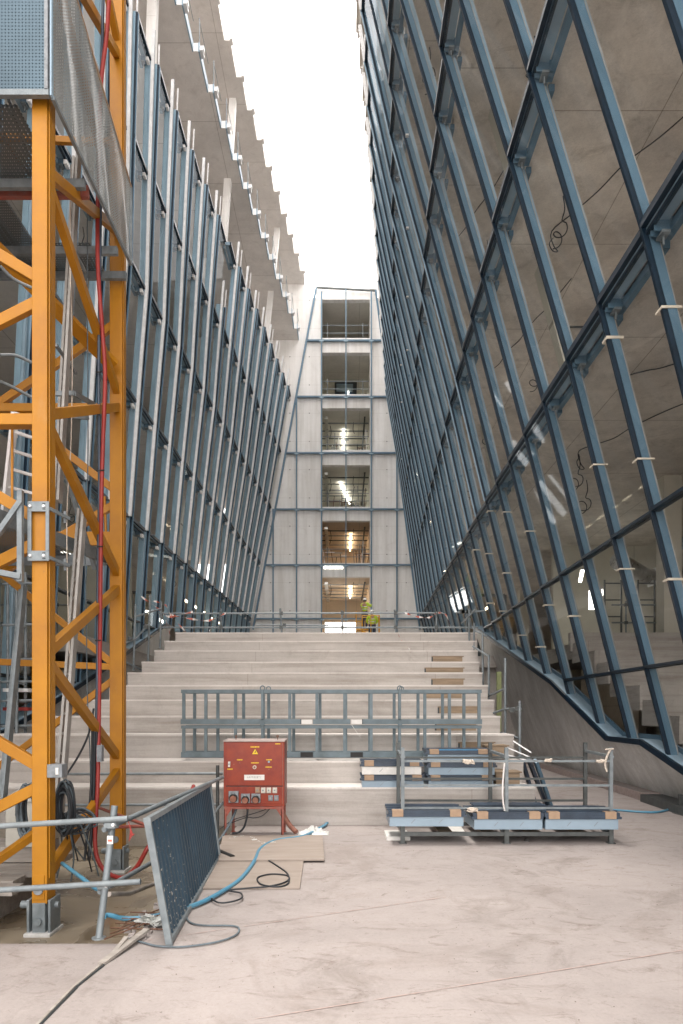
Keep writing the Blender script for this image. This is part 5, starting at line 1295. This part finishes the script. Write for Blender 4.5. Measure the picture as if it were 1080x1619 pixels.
rail_thing([[(x, 19.2, LAND), (x, 19.2, LAND + 1.15)] for x in (-8.0, -9.8, -11.9)], [[(-7.6, 19.2, LAND + 1.05), (-15.4, 19.2, LAND + 1.05)], [(-7.6, 19.2, LAND + .55), (-15.4, 19.2, LAND + .55)]], 'tube guardrail on the inner landing behind the left glazing')
def lamp(a, c, mt, label, s=.09):
    m_ = MB(); m_.beam(a, c, s, .05, mt); t = obj('strip_lamp', m_); tag(t, label, 'ceiling lamp', 'lit strip lamps inside the buildings')
    m2 = MB(); a = Vector(a); c = Vector(c); m2.beam(a + Vector((0, 0, .045)), c + Vector((0, 0, .045)), s * 1.3, .03, 'aluminium'); obj('housing', m2, t); return t
lamp((7.9, 22.6, 6.0), (7.2, 20.4, 5.9), 'tube_white', 'lit strip lamp behind the lower right panes, above the stair end')
lamp((6.6, 26.2, 5.6), (6.7, 28.8, 5.6), 'tube_white', 'lit lamp low behind the right facade near the black door frame')
lamp((6.9, 31, 6.6), (6.9, 35, 6.6), 'tube_warm', 'lit lamp far back behind the right facade')
lamp((-7.2, 25.2, 5.4), (-7.0, 27.0, 5.2), 'tube_white', 'lit lamp behind the left facade just above the guardrail tape')
lamp((-8.6, 21.0, 6.6), (-8.0, 23.4, 6.6), 'tube_white', 'lit lamp behind the left facade beside the right mast leg')
lamp((-6.9, 30, 6.6), (-6.8, 34, 6.6), 'tube_warm', 'lit lamp row deep behind the far left facade')
lamp((-7.0, 36, 6.7), (-6.9, 40, 6.7), 'tube_warm', 'lit lamp row farthest back behind the left facade')
m_ = MB(); m_.box(8.0, 8.35, 21.8, 22.1, 5.0, 5.6, 'flood'); tag(obj('flood_lamp', m_), 'lit square flood lamp behind the lower right panes', 'flood lamp')
rnd = random.Random(21)
rank = list(range(9))
for i in range(9):
    x = 8.2 + i * .62; j = rnd.randrange(4, 11); m_ = MB(); w_ = rnd.uniform(.5, 1.3)
    m_.box(x, x + w_, SY[j] + .1, SY[j] + .35, SZ[j] + .0, SZ[j] + rnd.uniform(.05, .2), rnd.choice(['timber', 'wood', 'dark_steel', 'grey_board'])); tag(obj('timber_piece', m_), ['first', 'second', 'third', 'fourth', 'fifth', 'sixth', 'seventh', 'eighth', 'ninth'][rank[i]] + ' timber piece from the left on the inner terraces behind the right glazing', 'timber', 'timber on the inner terraces')
for i in range(4):
    x = 7.9 + i * .5; t = empty('trestle', (x, 20.5, LAND), ('left' if i == 0 else 'right') + ' one of two scaffold trestles on the inner landing behind the right glazing', 'trestle', 'trestles on the inner landing') if i in (0, 2) else None
    if t:
        for dx in (0, .5):
            m_ = MB(); m_.tube([(x + dx, 20.5, LAND), (x + dx, 20.5, LAND + 2)], .03, 'dark_galv', 6); obj('post', m_, t)
        for dz in (.4, .9, 1.4, 1.9):
            m_ = MB(); m_.tube([(x, 20.5, LAND + dz), (x + .5, 20.5, LAND + dz)], .022, 'dark_galv', 6); obj('rung', m_, t)
# scaffold behind the mast against the left facade
lt = empty('scaffold_tower', P(28, 1180, 12.5), 'grey scaffold tower behind the near mast leg at the left edge', 'scaffold')
for (u, y) in ((26, 12.0), (40, 12.6), (-2, 12.0), (12, 13.4)):
    m_ = MB(); q = P(u, 0, y); m_.tube([(q.x, y, 0.0), (q.x, y, P(0, 905, y).z)], .03, 'galvanised', 8); obj('standard', m_, lt)
for v in (925, 990, 1045, 1080, 1110, 1150, 1215):
    m_ = MB(); m_.tube([P(-60, v, 12.05), P(52, v - 3, 12.1)], .022, 'galvanised', 8); m_.tube([P(26, v - 2, 12.0), P(40, v + 2, 12.6)], .022, 'galvanised', 6); obj('ledger', m_, lt)
for v in (1090, 1120):
    m_ = MB(); a = P(4, v, 12.2); m_.box(a.x, a.x + .45, 12.2, 12.6, a.z - .04, a.z + .02, 'hose_red' if v > 1100 else 'aluminium'); obj('deck_board', m_, lt)

# ------------------------------------------------------------------ boom lift and the two workers
LYF = 35.0
lf = empty('boom_lift', P(583, 1010, LYF) * 1, 'yellow boom lift basket standing behind the guardrail at the end wall', 'boom lift')
lf.location.z = LAND
a = P(573, 1000, LYF); a.z = 5.10; c = P(600, 973, LYF)
m_ = MB(); m_.box(a.x - .45, c.x + .1, LYF - .1, LYF + 1.3, LAND + .35, LAND + .95, 'lift_yellow'); obj('chassis', m_, lf, bevel=.05)
for dx in (-.35, .85):
    for dy in (.05, 1.0):
        m_ = MB(); m_.disc((a.x + dx - .08, LYF + dy, LAND + .3), (1, 0, 0), .30, .2, 'rubber', 16); obj('wheel', m_, lf)
m_ = MB(); m_.beam((a.x - .2, LYF + .9, LAND + .9), (a.x + .1, LYF + .4, a.z + .75), .16, .2, 'lift_yellow'); obj('boom', m_, lf)
m_ = MB(); m_.box(a.x - .05, c.x, LYF - .05, LYF + .75, a.z - .06, a.z + .12, 'lift_yellow'); obj('basket_floor', m_, lf)
m_ = MB()
for z in (a.z + .55, c.z):
    for p, q in (((a.x, LYF), (c.x, LYF)), ((a.x, LYF + .7), (c.x, LYF + .7)), ((a.x, LYF), (a.x, LYF + .7)), ((c.x, LYF), (c.x, LYF + .7))): m_.tube([(p[0], p[1], z), (q[0], q[1], z)], .025, 'lift_yellow', 6)
for x in (a.x, (a.x + c.x) / 2, c.x):
    for y in (LYF, LYF + .7): m_.tube([(x, y, a.z), (x, y, c.z)], .025, 'lift_yellow', 6)
obj('basket_rail', m_, lf)
m_ = MB(); q = P(588, 998, LYF); m_.box(q.x - .3, q.x + .3, LYF - .065, LYF - .052, a.z - .05, a.z + .1, 'black_ink'); obj('name_plate', m_, lf)

def person(base, yaw, label, pose, scale=1.0):
    t = empty('person', base, label, 'person')
    t.rotation_euler = (0, 0, yaw)
    J = {'pelvis': (0, 0, .95), 'waist': (0, 0, 1.1), 'chest': (0, .01, 1.32), 'neck': (0, 0, 1.48), 'head': (0, -.01, 1.58), 'crown': (0, 0, 1.70),
         'shl': (.19, 0, 1.42), 'shr': (-.19, 0, 1.42), 'hipl': (.10, 0, .90), 'hipr': (-.10, 0, .90),
         'kneel': (.11, -.02, .5), 'kneer': (-.11, -.02, .5), 'ankl': (.12, .02, .09), 'ankr': (-.12, .02, .09), 'toel': (.13, -.16, .04), 'toer': (-.13, -.16, .04)}
    J.update(pose)
    R_ = {'pelvis': .13, 'waist': .125, 'chest': .15, 'neck': .06, 'head': .09, 'crown': .07, 'shl': .07, 'shr': .07, 'elbl': .045, 'elbr': .045, 'wrl': .03, 'wrr': .03,
          'hipl': .095, 'hipr': .095, 'kneel': .065, 'kneer': .065, 'ankl': .045, 'ankr': .045, 'toel': .04, 'toer': .04, 'hl': .035, 'hr': .035}
    E = [('pelvis', 'waist'), ('waist', 'chest'), ('chest', 'neck'), ('neck', 'head'), ('head', 'crown'), ('chest', 'shl'), ('chest', 'shr'), ('shl', 'elbl'), ('shr', 'elbr'), ('elbl', 'wrl'), ('elbr', 'wrr'), ('wrl', 'hl'), ('wrr', 'hr'),
         ('pelvis', 'hipl'), ('pelvis', 'hipr'), ('hipl', 'kneel'), ('hipr', 'kneer'), ('kneel', 'ankl'), ('kneer', 'ankr'), ('ankl', 'toel'), ('ankr', 'toer')]
    # fingers and thumbs
    V_ = {k: Vector(v) for k, v in J.items()}
    for s in ('l', 'r'):
        d = (V_['wr' + s] - V_['elb' + s]).normalized(); V_['h' + s] = V_['wr' + s] + d * .07
        side = d.cross(Vector((0, 1, .2))).normalized()
        for i, L_ in enumerate((.065, .075, .07, .055)):
            k = 'f%d%s' % (i, s); o_ = side * (i - 1.5) * .021
            V_[k + 'a'] = V_['h' + s] + o_ + d * .03; V_[k + 'b'] = V_[k + 'a'] + d * L_ * .6 + Vector((0, -.015, -.01)); R_[k + 'a'] = .010; R_[k + 'b'] = .008
            E += [('h' + s, k + 'a'), (k + 'a', k + 'b')]
        V_['t' + s] = V_['wr' + s] + d * .04 - side * .055; R_['t' + s] = .011; E.append(('wr' + s, 't' + s))
    def skin(name, keys, grow, mt, root, parent):
        ks = [k for k in keys if k in V_]; ed = [(ks.index(a), ks.index(b_)) for a, b_ in E if a in ks and b_ in ks]
        me = bpy.data.meshes.new(name); me.from_pydata([tuple(V_[k] * scale) for k in ks], ed, []); me.materials.append(M[mt])
        o = bpy.data.objects.new(name, me); COL.objects.link(o); o.parent = parent
        sk = o.modifiers.new('skin', 'SKIN')
        for i, k in enumerate(ks):
            r_ = (R_[k] + grow) * scale; me.skin_vertices[0].data[i].radius = (r_, r_ * (.72 if k in ('pelvis', 'waist', 'chest') else 1)); me.skin_vertices[0].data[i].use_root = (k == root)
        sb = o.modifiers.new('sub', 'SUBSURF'); sb.levels = 2; sb.render_levels = 2
        return o
    body = skin('body', list(V_.keys()), 0, 'skin', 'pelvis', t)
    def local(mb, name):
        me = bpy.data.meshes.new(name); me.from_pydata([tuple(v * scale) for v in mb.v], [], mb.f)
        for k in mb.mats: me.materials.append(M[k])
        me.polygons.foreach_set('material_index', mb.m); me.polygons.foreach_set('use_smooth', mb.smooth)
        o = bpy.data.objects.new(name, me); COL.objects.link(o); o.parent = t; return o
    skin('trousers', ['pelvis', 'hipl', 'hipr', 'kneel', 'kneer', 'ankl', 'ankr'], .018, 'navy_cloth', 'pelvis', t)
    skin('hi_vis_jacket', ['pelvis', 'waist', 'chest', 'shl', 'shr', 'elbl', 'elbr', 'wrl', 'wrr'], .022, 'hi_vis', 'chest', t)
    h = V_['head']
    m_ = MB(); 
    for z, r_ in ((1.12, .168), (1.26, .185)):
        q = V_['waist'].lerp(V_['chest'], (z - 1.1) / .22)
        m_.tube([q + Vector((0, 0, -.02)), q + Vector((0, 0, .02))], r_, 'hi_vis_strip', 16, False)
    local(m_, 'reflective_band')
    m_ = MB(); rg = [(.115, .0), (.112, .04), (.095, .085), (.055, .115), (.008, .125)]
    m_.tube([h + Vector((0, .0, .055 + z)) for _, z in rg], [r_ for r_, _ in rg], 'helmet_white', 14); m_.tube([h + Vector((0, -.03, .05)), h + Vector((0, -.03, .062))], [.125, .12], 'helmet_white', 14); local(m_, 'helmet')
    m_ = MB(); m_.tube([h + Vector((0, .035, -.03)), h + Vector((0, .03, .055))], [.075, .095], 'hair', 10); local(m_, 'hair')
    m_ = MB()
    for s in (-1, 1): m_.disc(h + Vector((s * .033, -.085, .02)), (0, -1, 0), .012, .006, 'black_ink', 8); m_.disc(h + Vector((s * .088, .0, .0)), (s, 0, 0), .024, .012, 'skin', 8)
    m_.hexa([h + Vector(p) for p in ((-.014, -.085, -.03), (.014, -.085, -.03), (.008, -.085, .02), (-.008, -.085, .02), (-.011, -.112, -.026), (.011, -.112, -.026), (.004, -.092, .02), (-.004, -.092, .02))], 'skin'); m_.box(h.x - .025, h.x + .025, h.y - .092, h.y - .082, h.z - .055, h.z - .047, 'cabinet_red'); local(m_, 'face')
    m_ = MB()
    for s in ('l', 'r'):
        q = V_['toe' + s]; p = V_['ank' + s]; m_.hexa([(q.x - .055, q.y - .05, 0), (q.x + .055, q.y - .05, 0), (q.x + .05, p.y + .06, 0), (q.x - .05, p.y + .06, 0), (q.x - .045, q.y - .03, .06), (q.x + .045, q.y - .03, .06), (q.x + .045, p.y + .05, .14), (q.x - .045, p.y + .05, .14)], 'rubber')
    local(m_, 'boots')
    return t
# one in the basket, seen from behind, and one standing beside the opening reaching up
person((P(589, 1000, LYF).x, LYF + .36, a.z + .12), R(180), 'worker in yellow hi-vis jacket standing in the lift basket, back turned, white helmet',
       {'elbl': (.27, -.05, 1.16), 'wrl': (.20, -.28, 1.08), 'elbr': (-.27, -.05, 1.16), 'wrr': (-.20, -.28, 1.08)}, .80 if False else 1.0)
pb = P(577, 945, 37.5); stand = pb.z - 1.74
person((pb.x, 37.5, stand), R(150), 'worker in yellow hi-vis jacket above the basket, arms raised towards the door jamb',
       {'elbl': (.30, -.18, 1.38), 'wrl': (.24, -.36, 1.55), 'elbr': (-.28, -.16, 1.30), 'wrr': (-.20, -.36, 1.42)}, .98)
tw = empty('tower_platform', (pb.x, 37.5, LAND), 'small yellow work platform behind the lift basket carrying the upper worker', 'work platform')
m_ = MB(); m_.box(pb.x - .5, pb.x + .35, 37.2, 37.95, stand - .06, stand - .002, 'lift_yellow'); obj('deck', m_, tw)
for dx in (-.48, .33):
    for dy in (37.22, 37.92):
        m_ = MB(); m_.tube([(pb.x + dx, dy, LAND), (pb.x + dx, dy, stand - .06)], .03, 'lift_yellow', 6); obj('leg', m_, tw)
m_ = MB()
for dz in (.5, .95):
    m_.tube([(pb.x - .48, 37.22, stand + dz), (pb.x - .48, 37.92, stand + dz), (pb.x + .33, 37.92, stand + dz)], .022, 'lift_yellow', 6)
m_.tube([(pb.x - .48, 37.22, stand), (pb.x - .48, 37.22, stand + .95)], .022, 'lift_yellow', 6); m_.tube([(pb.x - .48, 37.92, stand), (pb.x - .48, 37.92, stand + .95)], .022, 'lift_yellow', 6)
obj('rail', m_, tw)

# snapped orange chalk lines on the floor, broken and faded
mat('chalk_orange', (.43, .325, .295), .9, 0, .08, 20)
def chalk(a, c, label, seed, w_=.012):
    rnd = random.Random(seed); m_ = MB(); a = Vector(a); c = Vector(c); d = c - a; n = Vector((-d.y, d.x, 0)).normalized(); K = 90; V_ = []; F_ = []
    for i in range(K + 1):
        ww = w_ * rnd.choice([.08, .3, .5, .8, 1.0]); p = a + d * i / K + Vector((0, 0, .004)); V_ += [p - n * ww, p + n * ww]
    for i in range(K): F_.append((2 * i, 2 * i + 2, 2 * i + 3, 2 * i + 1))
    m_.add(V_, F_, 'chalk_orange')
    o = obj('chalk_line', m_); return tag(o, label, 'floor marking')
chalk(PZ(230, 1488, 0), PZ(705, 1419, 0), 'faded orange chalk line crossing the floor just beyond the foot of the sheet panel', 1, .007)
chalk(PZ(380, 1616, 0), PZ(1082, 1503, 0), 'faded orange chalk line crossing the floor nearest the viewer', 2, .006)
# long cables draped along the right soffits
for i, (z, y0, x0, y1, x1) in enumerate(((LV[2], 9.0, 6.2, 13.5, 4.2), (LV[1], 12.0, 7.0, 15.5, 5.4), (LV[2], 15, 5.0, 19, 4.2), (LV[1], 10.5, 6.8, 12.0, 5.0), (LV[3], 14, 4.6, 19, 3.2))):
    rnd = random.Random(i + 60); pts = []
    for q in range(9):
        t = q / 8; pts.append(Vector((x0 + (x1 - x0) * t + rnd.uniform(-.06, .06), y0 + (y1 - y0) * t, z - .02 - rnd.uniform(0, .10))))
    e = pts[-1]; pts += [e + Vector((.05, .05, -.25)), e + Vector((.12, .0, -.4)), e + Vector((.0, -.05, -.42)), e + Vector((-.05, 0, -.25)), e + Vector((.03, .02, -.12))]
    m_ = MB(); m_.tube(smooth_pts(pts, 4), .011, 'cable_black', 5); obj('hanging_cable', m_, br)
    m_ = MB(); m_.box(x0 + .5, x0 + 2.2, y0 + 1.9, y0 + 1.96, z - .03, z - .002, 'dark_galv'); obj('cable_tray', m_, br)

# more clutter inside the mast: hangers, a second deck edge, diagonal tubes and a low brace behind the coils
for i, (a, c, w_, mt) in enumerate(((P(88, 545, 7.2), P(120, 590, 7.8), .03, 'galvanised'), (P(90, 700, 7.4), P(150, 900, 8.2), .045, 'galvanised'), (P(92, 350, 7.3), P(135, 430, 8.0), .03, 'galvanised'), (P(0, 210, 7.0), P(45, 275, 7.0), .03, 'socket_rust'), (P(8, 140, 6.9), P(45, 245, 6.9), .03, 'dark_galv'))):
    m_ = MB(); m_.beam(a, c, w_, w_, mt, (0, 1, 0)); obj('stay', m_, mast)
brace((-2.76, 6.30, .62), (-3.9, 6.9, -.1), .08, .07)
for i, (u, v) in enumerate(((156, 590), (160, 745), (158, 865), (155, 1013))):
    m_ = MB(); c = P(u + 1, v, 7.70); m_.tube([c + Vector((-.03, -.028, 0)), c + Vector((.035, -.028, .004))], .008, 'black_ink', 6); tag(obj('cable_tie', m_), ['topmost', 'second', 'third', 'lowest'][i] + ' black cable tie round the red hose on the mast', 'cable tie', 'cable ties on the red hose')
